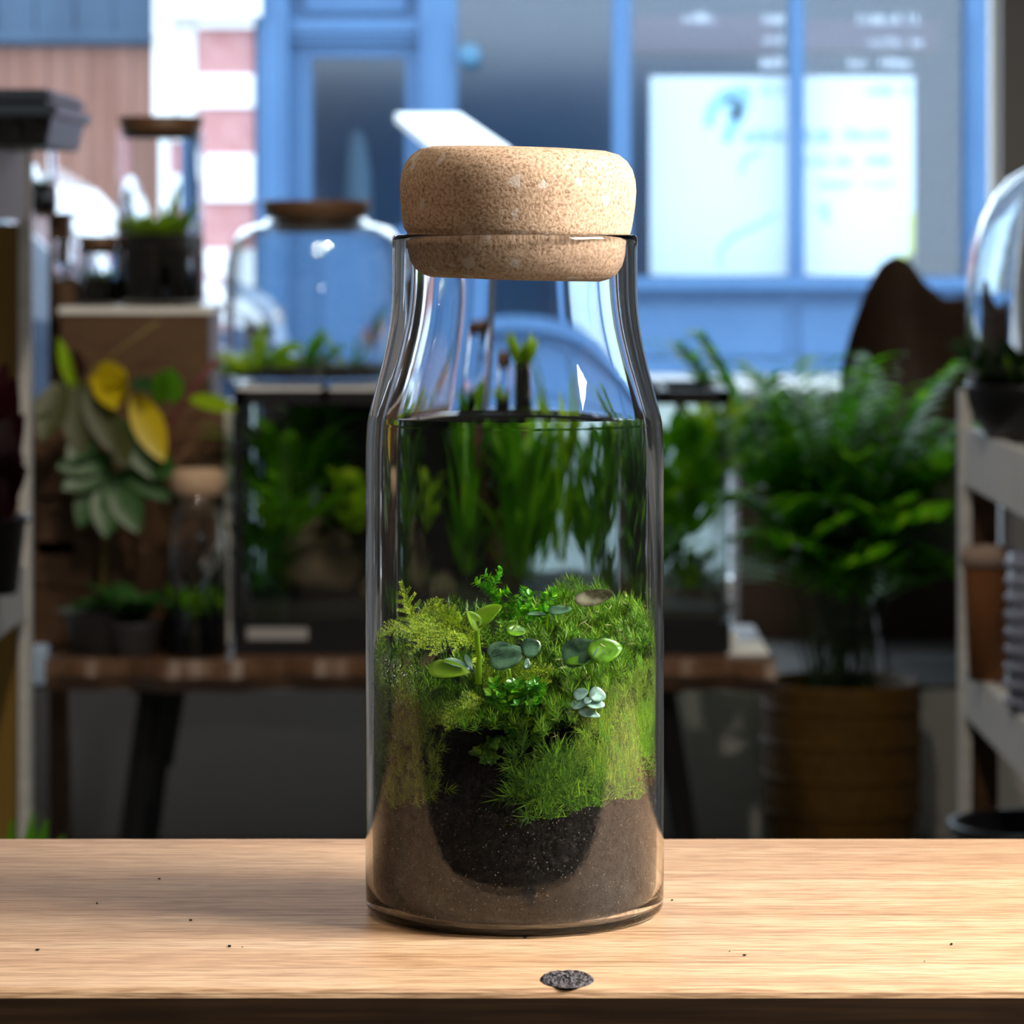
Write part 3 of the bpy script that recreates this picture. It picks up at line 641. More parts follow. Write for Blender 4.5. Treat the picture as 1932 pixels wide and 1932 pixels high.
# big jar on the tank lid
LZ = TZ1+0.005
JY = 6.46; c = Vector((X(597, JY), JY, LZ)); R = S(172, JY); H = Z(418, JY)-LZ
sh = [(R, H*0.55), (R*0.985, H*0.75), (R*0.94, H*0.88), (R*0.84, H*0.955), (R*0.66, H*0.99), (R*0.58, H*0.995), (R*0.57, H*1.02)]
bj = jar('rounded_jar', 'large rounded glass jar with a dark wooden lid standing on the tank', 'jar', c, R, H, 0.006, sh, None, M['thinjar'])
b = MB(); r_ = S(103, JY); b.lathe([(0, H-0.02), (r_*0.72, H-0.02), (r_*0.74, H+0.004), (r_*0.92, H+0.006), (r_, H+0.034), (r_*0.97, H+0.038), (0, H+0.038)], c, 40); obj('lid', b, M['lid'], bj, True)
disc_soil(bj, c, R-0.010, 0.012, 0.030, 'soil')
def jplant(px, py, Y, label, leaves, m, name='jar_plant', group=None):
    c = P(px, py, Y); t = thing(name, label, 'plant', c, group)
    for (dx, dz, dy, l, w, droop, shape) in leaves:
        b = MB(); b.blade(c, (dx, dy, dz), (-dz, 0.25, dx), l, w, droop, 8, 0.2, shape); obj('leaf', b, M[m], t, True)
    return t
jplant(668, 712, 6.40, 'tall upright green blade plant at the right inside the big jar', [(0.42, 0.9, 0.1, 0.15, 0.030, 0.0, 'lance'), (-0.5, 0.8, 0.1, 0.11, 0.036, 0.1, 'lance'), (0.1, 0.9, -0.2, 0.08, 0.03, 0.1, 'lance'), (-0.8, 0.6, 0.0, 0.07, 0.03, 0.2, 'lance')], 'green')
rr = random.Random(21)
jplant(500, 706, 6.38, 'bright lime leafy plant at the left inside the big jar', [((rr.random()-.5)*2.0, 0.35+rr.random()*.5, rr.random()-.5, 0.06+0.05*rr.random(), 0.045, 0.9, 'lance') for i in range(26)], 'lime')
jplant(580, 706, 6.40, 'mid green rosette in the middle of the big jar', [((rr.random()-.5)*2.2, 0.4+rr.random()*.5, rr.random()-.5, 0.06+0.05*rr.random(), 0.035, 0.5, 'lance') for i in range(18)], 'green')
# small jars on the tank lid behind the bottle neck
def cyl_jar(label, px0, px1, py0, Y, base_z, lid=None, soil=None, green=None, gname='lime', wall=0.0025, group=None, seed=1, leafl=0.03, cat='jar', name='glass_jar'):
    cx = X((px0+px1)/2, Y); r = S((px1-px0)/2, Y); c = Vector((cx, Y, base_z)); h = Z(py0, Y)-base_z
    t = jar(name, label, cat, c, r, h, wall, None, group)
    if lid:
        b = MB(); b.lathe([(0, h-0.012), (r*0.86, h-0.012), (r*0.9, h), (r*1.0, h+lid), (0, h+lid)], c, 32); obj('lid', b, M['lid'], t, True)
    if soil: disc_soil(t, c, r-wall-0.001, wall*1.6, Z(soil, Y)-base_z)
    if green:
        b = MB(); rr = random.Random(seed); tufts(b, (c.x, c.y, Z(soil, Y)), r*0.75, green, leafl, leafl*0.35, rr, 0.65, 0.4); o = obj('planting', b, M[gname], t)
    return t
cyl_jar('tall narrow glass jar with one green blade seen through the left of the bottle neck', 798, 882, 548, 6.46, LZ, 0.012, 728, 5, 'green', leafl=0.10, seed=5)
t = cyl_jar('slim dark soil tube with a bright green plant seen through the bottle neck', 968, 1022, 612, 6.44, LZ, None, 628, 46, 'lime', leafl=0.06, seed=6)
t = cyl_jar('tiny pale green bottle with cork seen through the bottle neck', 914, 957, 618, 6.46, LZ, 0.02, 700, 14, 'lime', leafl=0.04, seed=7)

# wooden stand with jars at the left
SY = 6.42
st = thing('wooden_box', 'plain dark wooden box stand carrying the tall glass cylinder', 'box', (X(255, SY), SY+0.12, Z(762, SY)))
za, zb = Z(762, SY), Z(592, SY); xa, xb = X(116, SY), X(396, SY)
for nm, a, c_ in [('front_board', (xa, SY-0.012, za), (xb, SY, zb)), ('back_board', (xa, SY+0.228, za), (xb, SY+0.24, zb)), ('side_board', (xa, SY, za), (xa+0.012, SY+0.228, zb)), ('side_board', (xb-0.012, SY, za), (xb, SY+0.228, zb)), ('top_board', (xa-0.004, SY-0.016, zb), (xb+0.006, SY+0.244, zb+0.012))]:
    obj(nm, MB().box(a, c_), M['brownh'] if nm != 'top_board' else M['whitewood'], st)
BZT = zb+0.012
cr = thing('wooden_crate', 'dark slatted wooden crate with a hand slot standing on the bench behind plants', 'crate', (X(245, SY), SY+0.12, BZ))
xa, xb = X(58, SY), X(428, SY); zs = [BZ+0.002, Z(1105, SY), Z(1075, SY)+0.0, Z(945, SY), Z(935, SY), Z(764, SY)]
obj('slat', MB().box((xa, SY-0.015, zs[0]), (xb, SY, zs[1]-0.003)), M['brown'], cr)
b = MB(); b.box((xa, SY-0.015, zs[1]), (xb, SY, Z(1046, SY))); b.box((xa, SY-0.015, Z(1020, SY)), (xb, SY, zs[3])); b.box((X(142, SY), SY-0.015, Z(1046, SY)), (xb, SY, Z(1020, SY))); obj('slat', b, M['brown'], cr)
obj('slat', MB().box((xa, SY-0.015, zs[4]), (xb, SY, zs[5])), M['brown'], cr)
for x in (xa, xb-0.012): obj('side_board', MB().box((x, SY, zs[0]), (x+0.012, SY+0.24, zs[5])), M['brown'], cr)
obj('reflection_strip', MB().box((xb-0.002, SY-0.02, zs[0]), (xb+0.010, SY-0.004, zs[5])), M['whitewood'], cr)  # pale strip stands in for the bright reflection on the tank's left side
obj('back_board', MB().box((xa, SY+0.24, zs[0]), (xb, SY+0.252, zs[5])), M['brown'], cr)
obj('inner_shelf', MB().box((xa+.012, SY, zs[5]-.014), (xb-.012, SY+.24, zs[5]-.002)), M['brown'], cr)
t = cyl_jar('tall glass cylinder with dark wooden lid, black soil and lime moss on the box stand', 222, 386, 248, SY+0.09, BZT, 0.026, 445, 0, wall=0.005, name='glass_cylinder')
cx, cy, cz = X(304, SY+0.09), SY+0.09, Z(446, SY+0.09)
b = MB(); rr = random.Random(31); tufts(b, (cx-0.015, cy, cz), 0.05, 150, 0.045, 0.015, rr, 0.6, 0.3); obj('moss', b, M['lime'], t)
for (dx, dz, l, w) in [(0.15, 1, 0.10, 0.035), (0.6, 0.8, 0.08, 0.03), (-0.25, 0.9, 0.06, 0.03), (0.05, 0.9, 0.07, 0.03), (0.45, 0.7, 0.06, 0.03)]:
    b = MB(); b.blade((cx+0.02, cy, cz), (dx, -0.1, dz), (-dz, 0.4, dx), l, w, 0.15, 6, 0.2, 'lance'); obj('leaf', b, M['lime'], t, True)
t = cyl_jar('small glass jar with wooden lid, soil and moss left of the tall cylinder', 148, 224, 466, SY+0.08, BZT, 0.02, 528, 40, 'mossdark', wall=0.003, leafl=0.02, seed=9)
b = MB().box((X(100, SY), SY+0.10, BZT), (X(147, SY), SY+0.2, Z(530, SY)), 0.002); tag(obj('wood_block', b, M['brownh']), 'small brown wood block beneath a little empty glass', 'block')
t = jar('small_glass', 'little empty clear glass standing on the small wood block', 'glass', Vector((X(124, SY+.15), SY+0.15, Z(530, SY))), S(22, SY), S(78, SY), 0.002)
# upright board stand further left with a moss jar
b = MB(); b.box((X(62, 6.5), 6.5, 0.0), (X(106, 6.5), 6.52, Z(408, 6.5))); b.box((X(92, 6.5), 6.47, 0.0), (X(106, 6.5), 6.5, Z(408, 6.5))); b.box((X(40, 6.5), 6.47, Z(408, 6.5)), (X(112, 6.5), 6.60, Z(400, 6.5)))
# keep it clear of the crate by standing it behind on the platform side
o = tag(obj('wooden_plinth', b, M['brown']), 'tall narrow brown wooden plinth behind the white shelf post', 'plinth')
o.location.y += 0.30; o.location.x -= 0.01
t = cyl_jar('glass jar of white gravel and moss behind the black seed tray', 38, 108, 262, 6.80, Z(400, 6.5)-0.0, None, 352, 30, 'mossdark', wall=0.003, leafl=0.02, seed=15)
# potted plants in front of the crate
def pot(parent, c, r0, r1, h, m, rim=0.004, prof=None):
    b = MB(); b.lathe(prof or [(0, 0), (r0, 0), (r1, h*0.92), (r1+rim, h*0.92), (r1+rim, h), (r1-rim, h), (r1-rim*1.2, h*0.86), (0, h*0.86)], c, 36)
    return obj('pot', b, M[m], parent, True)
cY = 6.30
c = Vector((X(190, cY), cY, BZ)); cp = thing('croton_plant', 'croton with striped and yellow leaves in a grey pot on the bench', 'plant', c)
pot(cp, c, 0.05, 0.065, Z(1150, cY)-BZ, 'greypot'); disc_soil(cp, c, 0.058, 0.06, Z(1160, cY)-BZ)
trunk = [Vector((c.x, c.y, Z(1160, cY))), P(200, 1000, cY), P(205, 850, cY-0.02), P(212, 790, cY-0.02)]
obj('stem', MB().tube(trunk, [0.006, 0.005, 0.004, 0.003], 8), M['stem'], cp, True)
def leaf2(parent, p0, p1, Y0_, Y1_, w, m, droop=0.15, shape='lance', up=(0, -1, 0.35), fold=0.2):
    a, e = P(*p0, Y0_), P(*p1, Y1_); d = e-a
    b = MB(); b.blade(a, d+Vector((0, 0, droop*d.length*0.5)), up, d.length*1.03, w, droop, 8, fold, shape)
    return obj('leaf', b, M[m], parent, True)
for p0, p1, w, m in [((252, 745), (308, 866), 0.056, 'yellow'), ((168, 716), (238, 704), 0.05, 'yellow'), ((205, 760), (238, 712), 0.05, 'yellow'), ((182, 700), (218, 770), 0.045, 'yellow'),
                     ((120, 715), (80, 830), 0.055, 'olive'), ((140, 715), (155, 860), 0.06, 'olive'), ((165, 720), (215, 850), 0.055, 'olive'), ((110, 740), (60, 790), 0.04, 'olive'), ((200, 790), (240, 880), 0.05, 'olive'), ((190, 800), (130, 870), 0.05, 'deep'),
                     ((250, 720), (290, 735), 0.03, 'deep'), ((300, 760), (305, 700), 0.035, 'green'), ((330, 760), (320, 695), 0.04, 'green'), ((215, 790), (290, 900), 0.045, 'deep'), ((205, 860), (330, 885), 0.05, 'deep'), ((205, 880), (120, 920), 0.055, 'deep'), ((205, 880), (150, 990), 0.06, 'deep'), ((210, 890), (260, 1000), 0.06, 'deep'), ((230, 880), (318, 940), 0.05, 'deep'), ((215, 870), (110, 880), 0.05, 'deep'), ((210, 900), (200, 1010), 0.06, 'deep'), ((265, 850), (330, 900), 0.05, 'deep'), ((140, 740), (112, 640), 0.025, 'lime'), ((150, 720), (140, 660), 0.03, 'maroon')]:
    leaf2(cp, p0, p1, cY-0.03, cY-0.06-0.03*rnd.random(), w, m, 0.2)
sp = thing('leaning_cutting', 'leaning bare stems with one lime leaf rising beside the crate', 'plant', P(330, 1000, cY-.02))
obj('stem', MB().tube([P(330, 1000, cY-.02), P(320, 800, cY-.04), P(365, 730, cY-.04), P(412, 678, cY-.04)], [0.004, 0.005, 0.006, 0.007], 8), M['maroonstem'], sp, True)
obj('stem', MB().tube([P(330, 1000, cY-.02), P(160, 715, cY-.04), P(225, 660, cY-.04), P(300, 606, cY-.04)], [0.003, 0.003, 0.003, 0.003], 8), M['stem'], sp, True)
leaf2(sp, (356, 752), (444, 772), cY-0.04, cY-0.08, 0.03, 'lime', 0.2)
c = Vector((X(255, 6.22), 6.24, BZ)); dp = thing('dark_leafed_plant', 'small dark leafed plant in a grey pot at the front left of the bench', 'plant', c)
# shares the row with the croton, smaller and darker
pot(dp, c, 0.035, 0.045, 0.06, 'greypot'); disc_soil(dp, c, 0.04, 0.03, 0.052)
for i in range(16):
    a = i*2.4; d = Vector((math.cos(a), math.sin(a)*0.6-0.1, 0.9)); b = MB(); b.blade(c+Vector((0, 0, 0.055)), d, (0, 0, 1), 0.10+0.06*rnd.random(), 0.045, 1.1, 8, 0.2, 'lance'); obj('leaf', b, M['deep'], dp, True)
# little corked bottle on the bench
lY = 6.24; c = Vector((X(373, lY), lY, BZ)); R = S(56, lY); H = Z(935, lY)-BZ
lb = jar('corked_bottle', 'small corked bottle garden at the left end of the bench beside the tank', 'bottle', c, R, H, 0.003, [(R, H*0.72), (R*0.97, H*0.78), (R*0.84, H*0.9), (R*0.82, H)])
b = MB(); r_ = S(52, lY); b.lathe([(0, H-0.03), (r_*0.72, H-0.03), (r_*0.78, H-0.002), (r_*0.96, H+0.002), (r_, H+0.02), (r_*0.98, H+0.036), (r_*0.85, H+0.046), (0, H+0.048)], c, 32); obj('cork', b, M['cork'], lb, True)
disc_soil(lb, c, R-0.004, 0.005, Z(1165, lY)-BZ)
b = MB(); tufts(b, (c.x, c.y, Z(1165, lY)), R*0.7, 60, 0.055, 0.022, random.Random(8), 0.75, 0.5); obj('planting', b, M['green'], lb)

# palm in a wicker pot
pY = 6.78; c = Vector((X(1588, pY), pY, 0.0)); R = S(147, pY)
palm = thing('potted_palm', 'bushy parlour palm in a round ochre wicker pot on the floor', 'plant', c)
H = Z(1288, pY)
b = MB(); prof = [(0, 0), (R*0.80, 0.0)]
for i in range(1, 41):
    z = H*i/40; rr_ = R*(0.83+0.17*min(1, (i/14))**0.6)+0.0018*(i % 2)
    prof.append((rr_, z))
prof += [(R*1.0, H+0.006), (R*0.95, H+0.004), (R*0.93, H-0.05), (0, H-0.05)]
b.lathe(prof, c, 64); obj('wicker_pot', b, M['wicker'], palm, True)
for k in range(5):
    z = H*(0.12+0.19*k); rr_ = R*(0.83+0.17*min(1, (z/H*40/14))**0.6)
    b = MB(); b.lathe([(rr_+0.001, z-0.004), (rr_+0.006, z), (rr_+0.001, z+0.004)], c, 64); obj('wicker_band', b, M['wicker'], palm, True)
disc_soil(palm, c, R*0.93, H-0.07, H-0.03)
rr = random.Random(5)
def frond(p0, p1, sag, L, nl, seed):
    """arching rachis from p0 to p1 with two rows of leaflets"""
    r2 = random.Random(seed); b = MB(); pts = []
    for i in range(15):
        t = i/14; p = p0.lerp(p1, t)+Vector((0, 0, sag*4*t*(1-t))); pts.append(p)
    st_ = MB().tube(pts, [0.0026*(1-0.7*i/14) for i in range(15)], 6)
    for i in range(nl):
        t = 0.45+0.55*i/(nl-1); k = min(13, int(t*14)); f = t*14-k; p = pts[k].lerp(pts[k+1], f); tg = (pts[k+1]-pts[k]).normalized()
        side = tg.cross(Vector((0, 0, 1))); side = side.normalized() if side.length > 1e-3 else Vector((1, 0, 0))
        for s in (-1, 1):
            d = side*s*0.85+tg*0.75+Vector((0, 0, 0.12*(r2.random()-.3)))
            ll = L*(0.55+0.45*math.sin(math.pi*min(1, 0.25+t*0.75)))*(0.85+0.3*r2.random())
            b.blade(p, d, (0, 0, 1), ll, 0.024+0.010*r2.random(), 0.75, 5, 0.12, 'lance')
    return b, st_
base = c+Vector((0, 0, H-0.03))
tips = [(1285, 655, -0.12), (1330, 640, 0.05), (1450, 720, -0.1), (1400, 690, 0.2), (1500, 700, 0.1), (1560, 690, -0.15), (1640, 690, 0.1), (1700, 740, -0.2), (1800, 690, -0.05), (1820, 800, -0.1), (1790, 880, 0.1), (1810, 1060, -0.05), (1400, 840, -0.2), (1390, 930, 0.0), (1440, 1000, -0.25), (1420, 780, 0.1), (1520, 820, -0.3), (1600, 800, -0.25), (1680, 850, -0.3), (1740, 930, -0.2), (1560, 940, -0.3), (1640, 960, -0.28), (1500, 1020, -0.2), (1720, 1040, -0.2), (1610, 740, 0.15), (1470, 870, -0.2), (1760, 800, 0.1), (1540, 760, 0.2), (1460, 800, -0.05), (1660, 780, -0.1), (1580, 860, 0.1), (1700, 900, 0.0)]
for i in range(22):
    a = rr.random()*6.283; q = math.sqrt(rr.random()); tips.append((1590+215*q*math.cos(a), 880+190*q*math.sin(a), -0.32+0.45*rr.random()))
for i, (px, py, dy) in enumerate(tips):
    p0 = base+Vector(((rr.random()-.5)*0.12, (rr.random()-.5)*0.1, 0)); p1 = P(px, py, pY+dy)
    span = abs(p1.x-p0.x)
    fb, sb2 = frond(p0, p1, 0.05+0.22*span, 0.15, 13, i); fo = obj('frond', fb, M['palm'], palm); obj('stalk', sb2, M['palmstalk'], fo, True)

# butterfly chair
chY = 7.55
ch = thing('butterfly_chair', 'dark brown leather butterfly chair on the white window platform', 'chair', (X(1740, chY), chY, 0.30))
topc = [(0, 1586, 700), (0.12, 1606, 620), (0.25, 1632, 548), (0.37, 1660, 498), (0.46, 1688, 480), (0.55, 1716, 490), (0.66, 1745, 532), (0.78, 1783, 564), (0.9, 1816, 560), (1.0, 1850, 540)]
def sling(u, v):
    for i in range(len(topc)-1):
        if u <= topc[i+1][0]+1e-9: break
    t = (u-topc[i][0])/(topc[i+1][0]-topc[i][0]); t = t*t*(3-2*t)*0.5+t*0.5
    px = topc[i][1]+(topc[i+1][1]-topc[i][1])*t; py = topc[i][2]+(topc[i+1][2]-topc[i][2])*t
    k = (2*u-1)
    p = P(px, py, chY+0.10*(1-k*k))
    # the leather runs down the back, then sweeps forward into the seat
    q = P(1600+250*u, 1010, chY-0.02+0.08*(1-k*k))
    f = P(1615+225*u, 985-60*k*k, chY-0.50)
    if v < 0.6:
        w_ = v/0.6; r = p.lerp(q, w_); r.y += 0.05*math.sin(math.pi*w_); return r
    w_ = (v-0.6)/0.4; r = q.lerp(f, w_); r.z -= 0.05*math.sin(math.pi*w_); return r
b = MB().grid(sling, 30, 26); o = obj('leather_sling', b, M['leather'], ch, True); solidify(o, 0.006)
m_ = o.modifiers.new('smooth', 'SUBSURF'); m_.levels = 1; m_.render_levels = 1
fl = [Vector((X(1640, chY), chY-0.35, 0.30)), Vector((X(1850, chY), chY+0.05, 0.30)), Vector((X(1650, chY), chY+0.05, 0.30)), Vector((X(1860, chY), chY-0.35, 0.30))]
for a, e in [(sling(0.05, 0.1), fl[0]), (sling(0.95, 0.1), fl[3]), (sling(0, 1), fl[2]), (sling(1, 1), fl[1])]:
    a = Vector(a); obj('frame_rod', MB().tube([a, a.lerp(e, 0.5)+Vector((0, 0.02, -0.04)), e+Vector((0, 0, 0.008))], 0.007, 8), M['blacksteel'], ch)
# low dark cabinet that the palm stands against
b = MB(); b.box((X(1392, 7.9), 7.84, 0.30), (X(1822, 7.9), 8.1, Z(742, 7.9)), 0.006)
tag(obj('side_cabinet', b, M['leather']), 'dark brown cabinet on the window platform behind the palm and chair', 'cabinet')

# ------------------------------------------------------------------ ladder shelves on both sides of the aisle
def shelf_unit(name, label, side, boards, post_top, panel_px, panel_m):
    Ye = 4.60; xi = X(1808 if side > 0 else 60, Ye); xo = xi+side*0.40
    t = thing(name, label, 'shelf', (xi+side*0.2, 3.7, 0))
    for (z1, z0) in boards:
        a, c_ = sorted((xi+side*0.012, xo)); bb = MB().box((a, 2.7, z0+0.02), (c_, Ye-0.02, z1-0.004)); bd = obj('board', bb, M['whitewood'], t)
        a, c_ = sorted((xi+side*0.004, xi+side*0.020)); obj('fascia', MB().box((a, 2.7, z0), (c_, Ye-0.02, z1)), M['white'], bd)
    for y in (Ye-0.02, 2.68):
        for x in (xi, xo-side*0.014):
            a, c_ = sorted((x, x+side*0.0145)); obj('post', MB().box((a, y, 0), (c_, y+0.03, post_top)), M['whitewood'], t)
    a, c_ = sorted((xi+side*0.016, panel_px)); obj('end_panel', MB().box((a, Ye-0.006, 0.05), (c_, Ye+0.006, post_top-0.1)), panel_m, t)
    return t
Ye = 4.6
shelf_unit('plant_shelf', 'white edged plant shelf with ochre end panel at the far left', -1, [(Z(290, Ye), Z(415, Ye)), (Z(1060, Ye), Z(1160, Ye))], Z(275, Ye), X(-420, Ye), M['ochre'])
shelf_unit('plant_shelf', 'white edged plant shelf with brown end panel at the far right', 1, [(Z(805, Ye), Z(911, Ye)), (Z(1250, Ye), Z(1344, Ye))], Z(735, Ye), X(1882, Ye), M['brown'])
# seed tray on the left shelf
sY = 4.30; z0 = Z(290, Ye)+0.0005; xr = X(106, sY-0.13)
tr = thing('seed_tray', 'black ribbed seed tray with grey lid on the top left shelf', 'tray', (xr-0.15, sY, z0))
b = MB(); hz = Z(175, sY)-z0
def ringbox(b, x0, y0, x1, y1, x0t, y0t, x1t, y1t, za, zb_):
    b.add([(x0, y0, za), (x1, y0, za), (x1, y1, za), (x0, y1, za), (x0t, y0t, zb_), (x1t, y0t, zb_), (x1t, y1t, zb_), (x0t, y1t, zb_)], [(0, 3, 2, 1), (4, 5, 6, 7), (0, 1, 5, 4), (1, 2, 6, 5), (2, 3, 7, 6), (3, 0, 4, 7)])
ringbox(b, xr-0.24, sY-0.10, xr-0.014, sY+0.2, xr-0.25, sY-0.11, xr-0.008, sY+0.21, z0, z0+hz*0.50); obj('tray_body', b, M['black'], tr)
for i in range(8):
    x = xr-0.235+i*0.03; obj('rib', MB().box((x, sY-0.114, z0+0.004), (x+0.012, sY-0.10, z0+hz*0.5)), M['black'], tr)
b = MB(); b.box((xr-0.27, sY-0.13, z0+hz*0.5), (xr, sY+0.22, z0+hz*0.72), 0.003); obj('tray_rim', b, M['tray'], tr)
b = MB(); b.box((xr-0.265, sY-0.125, z0+hz*0.72), (xr-0.006, sY+0.215, z0+hz*1.0), 0.006); obj('tray_lid', b, M['tray'], tr)
# maroon plant on the left shelf middle board, green plant low
mY = 4.2; c = Vector((X(-40, mY), mY, Z(1060, Ye)))
mp_ = thing('maroon_plant', 'dark maroon leafed plant on the left white edged shelf', 'plant', c); pot(mp_, c, 0.045, 0.055, 0.09, 'black'); disc_soil(mp_, c, 0.05, 0.05, 0.082)
for i, (px, py, w) in enumerate([(45, 850, 0.06), (30, 720, 0.05), (52, 900, 0.05), (10, 690, 0.05), (40, 980, 0.05), (20, 800, 0.07), (0, 760, 0.07), (48, 790, 0.04), (-40, 700, 0.06), (-100, 780, 0.06), (-110, 880, 0.06), (15, 930, 0.06)]):
    e = P(px, py, mY-0.06*(i % 3)); a = c+Vector((0, 0, 0.08)); d = e-a; b = MB(); b.blade(a, d+Vector((0, 0, 0.04)), (0, -1, 0.4), d.length*1.02, w, 0.3, 8, 0.2); obj('leaf', b, M['maroon'], mp_, True)
gY = 4.0; c = Vector((X(-10, gY), gY, 0.0)); gp = thing('floor_fern', 'green fern tip poking up at the lower left behind the plank', 'plant', c)
pot(gp, c, 0.09, 0.11, 0.22, 'black'); disc_soil(gp, c, 0.10, 0.15, 0.205)
for i in range(14):
    e = P(rnd.uniform(-120, 100), rnd.uniform(1540, 1620), gY-0.1+0.02*i); a = c+Vector((0, 0, 0.2)); d = e-a; b = MB(); b.blade(a, d+Vector((0, 0, 0.05)), (0, -1, 0.3), d.length*1.05, 0.03, 0.5, 8, 0.2); obj('leaf', b, M['green'], gp, True)
# right shelf things
kY = 4.34; zt = Z(805, Ye)
c = Vector((X(1966, kY), kY, zt)); R = S(141, kY); zr = Z(722, kY)-zt
cl = thing('glass_cloche', 'glass dome cloche over a dark planted bowl on the upper right shelf', 'cloche', c)
b = MB(); H = Z(312, kY)-zt-zr; pr_ = [(R, zr), (R, zr+H*0.45)]+[(R*math.cos(a), zr+H*0.45+H*0.55*math.sin(a)) for a in [0.15, 0.35, 0.6, 0.85, 1.1, 1.35, 1.5707]]
pr_ += [(max(0, r-0.004), z-0.004*(1 if i < 7 else 0)) for i, (r, z) in enumerate(reversed(pr_))]
b.lathe(pr_, c, 48); obj('dome', b, M['cloche'], cl, True)
b = MB(); b.lathe([(0, 0), (R*0.72, 0), (R*0.96, zr*0.5), (R*1.03, zr-0.006), (R*1.03, zr), (R*0.9, zr), (0, zr-0.004)], c, 48); obj('bowl', b, M['black'], cl, True)
b = MB(); tufts(b, c+Vector((-0.02, 0, zr)), R*0.6, 60, 0.06, 0.02, random.Random(77), 0.6, 0.5); obj('planting', b, M['deep'], cl)
b = MB(); tufts(b, c+Vector((-0.03, -0.02, zr)), R*0.5, 30, 0.05, 0.02, random.Random(78), 0.6, 0.5); obj('planting', b, M['green'], cl)
zl = Z(1250, Ye)
tY = 4.42; c = Vector((X(1862, tY), tY, zl)); tp = thing('terracotta_pot', 'terracotta pot with pale rim on the lower right shelf', 'pot', c); H = Z(1032, tY)-zl
b = MB(); R = S(45, tY); b.lathe([(0, 0), (R*0.75, 0), (R*0.98, H*0.85), (R*1.0, H*0.9), (R*0.95, H*0.9), (0, H*0.88)], c, 36); obj('body', b, M['terra'], tp, True)
b = MB(); b.lathe([(R*0.99, H*0.86), (R*1.12, H*0.87), (R*1.12, H), (R*0.98, H), (R*0.96, H*0.9)], c, 36); obj('rim', b, mat('pale limed rim', (0.42, 0.30, 0.24), 0.7), tp, True)
kY = 4.12; c = Vector((X(1962, kY), kY, zl)); R = S(64, kY); H = Z(1042, kY)-zl
kp = thing('beaded_pot', 'blue grey beaded pot in front of the terracotta pot on the lower right shelf', 'pot', c)
b = MB(); b.lathe([(0, 0), (R*0.9, 0), (R*0.93, H), (R*0.85, H), (R*0.84, H*0.9), (0, H*0.9)], c, 36); obj('body', b, M['bluepot'], kp, True)
bead = MB().ball((0, 0, 0), R*0.14, 8, 6); bo = None
for j in range(9):
    for i in range(22):
        a = 2*math.pi*(i+0.5*(j % 2))/22; p = Vector((c.x+R*0.92*math.cos(a), c.y+R*0.92*math.sin(a), c.z+H*(0.07+0.107*j)))
        if bo is None: bo = obj('bead', bead, M['bluepot'], kp, True); q = bo
        else: q = bo.copy(); col.objects.link(q); q.parent = kp
        q.location = p
for q in [o_ for o_ in kp.children if o_.name.startswith('bead')]: q.location = q.location-kp.location
# bead mesh is local to its own centre
me = bo.data; off = kp.location
for v in me.vertices: v.co = v.co+off
c = Vector((X(1965, 4.45), 4.45, 0.0)); bk = thing('black_bucket', 'black round bucket low behind the plank at the far right', 'bucket', c); H = Z(1552, 4.45); R = 0.11
b = MB(); b.lathe([(0, 0), (R*0.8, 0), (R, H*0.97), (R*1.05, H), (R*0.97, H), (R*0.93, H*0.9), (0, H*0.9)], c, 40); obj('body', b, M['black'], bk, True)
obj('handle', MB().tube([c+Vector((R*1.04*math.cos(a), -0.02, H-0.02-0.09*math.sin(a))) for a in [math.pi*i/12 for i in range(13)]], 0.003, 6), M['blacksteel'], bk)

# ------------------------------------------------------------------ the plank counter
TBZ = EYE-(1718-HY)*Y0/F
yf = Y0*(1718-HY)/(1866-HY); yb = Y0*(1718-HY)/(1582-HY)
ct = thing('plank_counter', 'thick pine plank counter with a dark knot carrying the bottle garden', 'counter', (0, (yf+yb)/2, 0))
KX, KY = X(1070, yf+0.012), yf+0.0135
def plank_fn():
    b = MB(); n = 120; ring_n = 14
    for i in range(n+1):
        x = -0.85+1.7*i/n
        e = 0.0007*mnoise.noise((x*25, 0, 0))+0.0004*mnoise.noise((x*90, 2, 0))
        prof = [(yf+0.0028, TBZ), (yf+0.0016+e, TBZ-0.0003), (yf+0.0006+e, TBZ-0.0012), (yf+e*0.5, TBZ-0.0028), (yf, TBZ-0.042), (yf+0.002, TBZ-0.045), (yb-0.002, TBZ-0.045), (yb, TBZ-0.043), (yb, TBZ-0.0015), (yb-0.0012, TBZ)]
        b.v += [(x, y, z) for y, z in prof]
    m = 10
    for i in range(n):
        for k in range(m):
            l = (k+1) % m; b.f.append((i*m+k, i*m+l, (i+1)*m+l, (i+1)*m+k))
    b.f.append(tuple(range(m))); b.f.append(tuple(reversed(range(n*m, n*m+m)))); return b
pk = obj('plank', plank_fn(), M['plank'], ct)
pk.data.materials.append(mat('dark plank edge', (0.022, 0.010, 0.003), 0.6, (0.065, 0.032, 0.010), 30, (0.4, 1, 14)))  # front edge in a darker brown than the top
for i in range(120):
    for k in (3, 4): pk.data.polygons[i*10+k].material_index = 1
def knot_fn(u, v):
    a = 2*math.pi*u; r = v; rx, ry = 0.0082, 0.0128
    x = KX+rx*r*math.cos(a); y = KY+ry*r*math.sin(a)
    bump = 0.0009*mnoise.noise((x*700, y*700, 3))+0.0006*mnoise.noise((x*1600, y*1600, 5))
    z = TBZ+0.0001+(0.0004+bump*1.2)*(1-r**6)+(0.0003 if 0.82 < r < 0.95 else 0)
    if y < yf: z -= (yf-y)*3.0; y = yf-0.0003
    return (x, y, z)
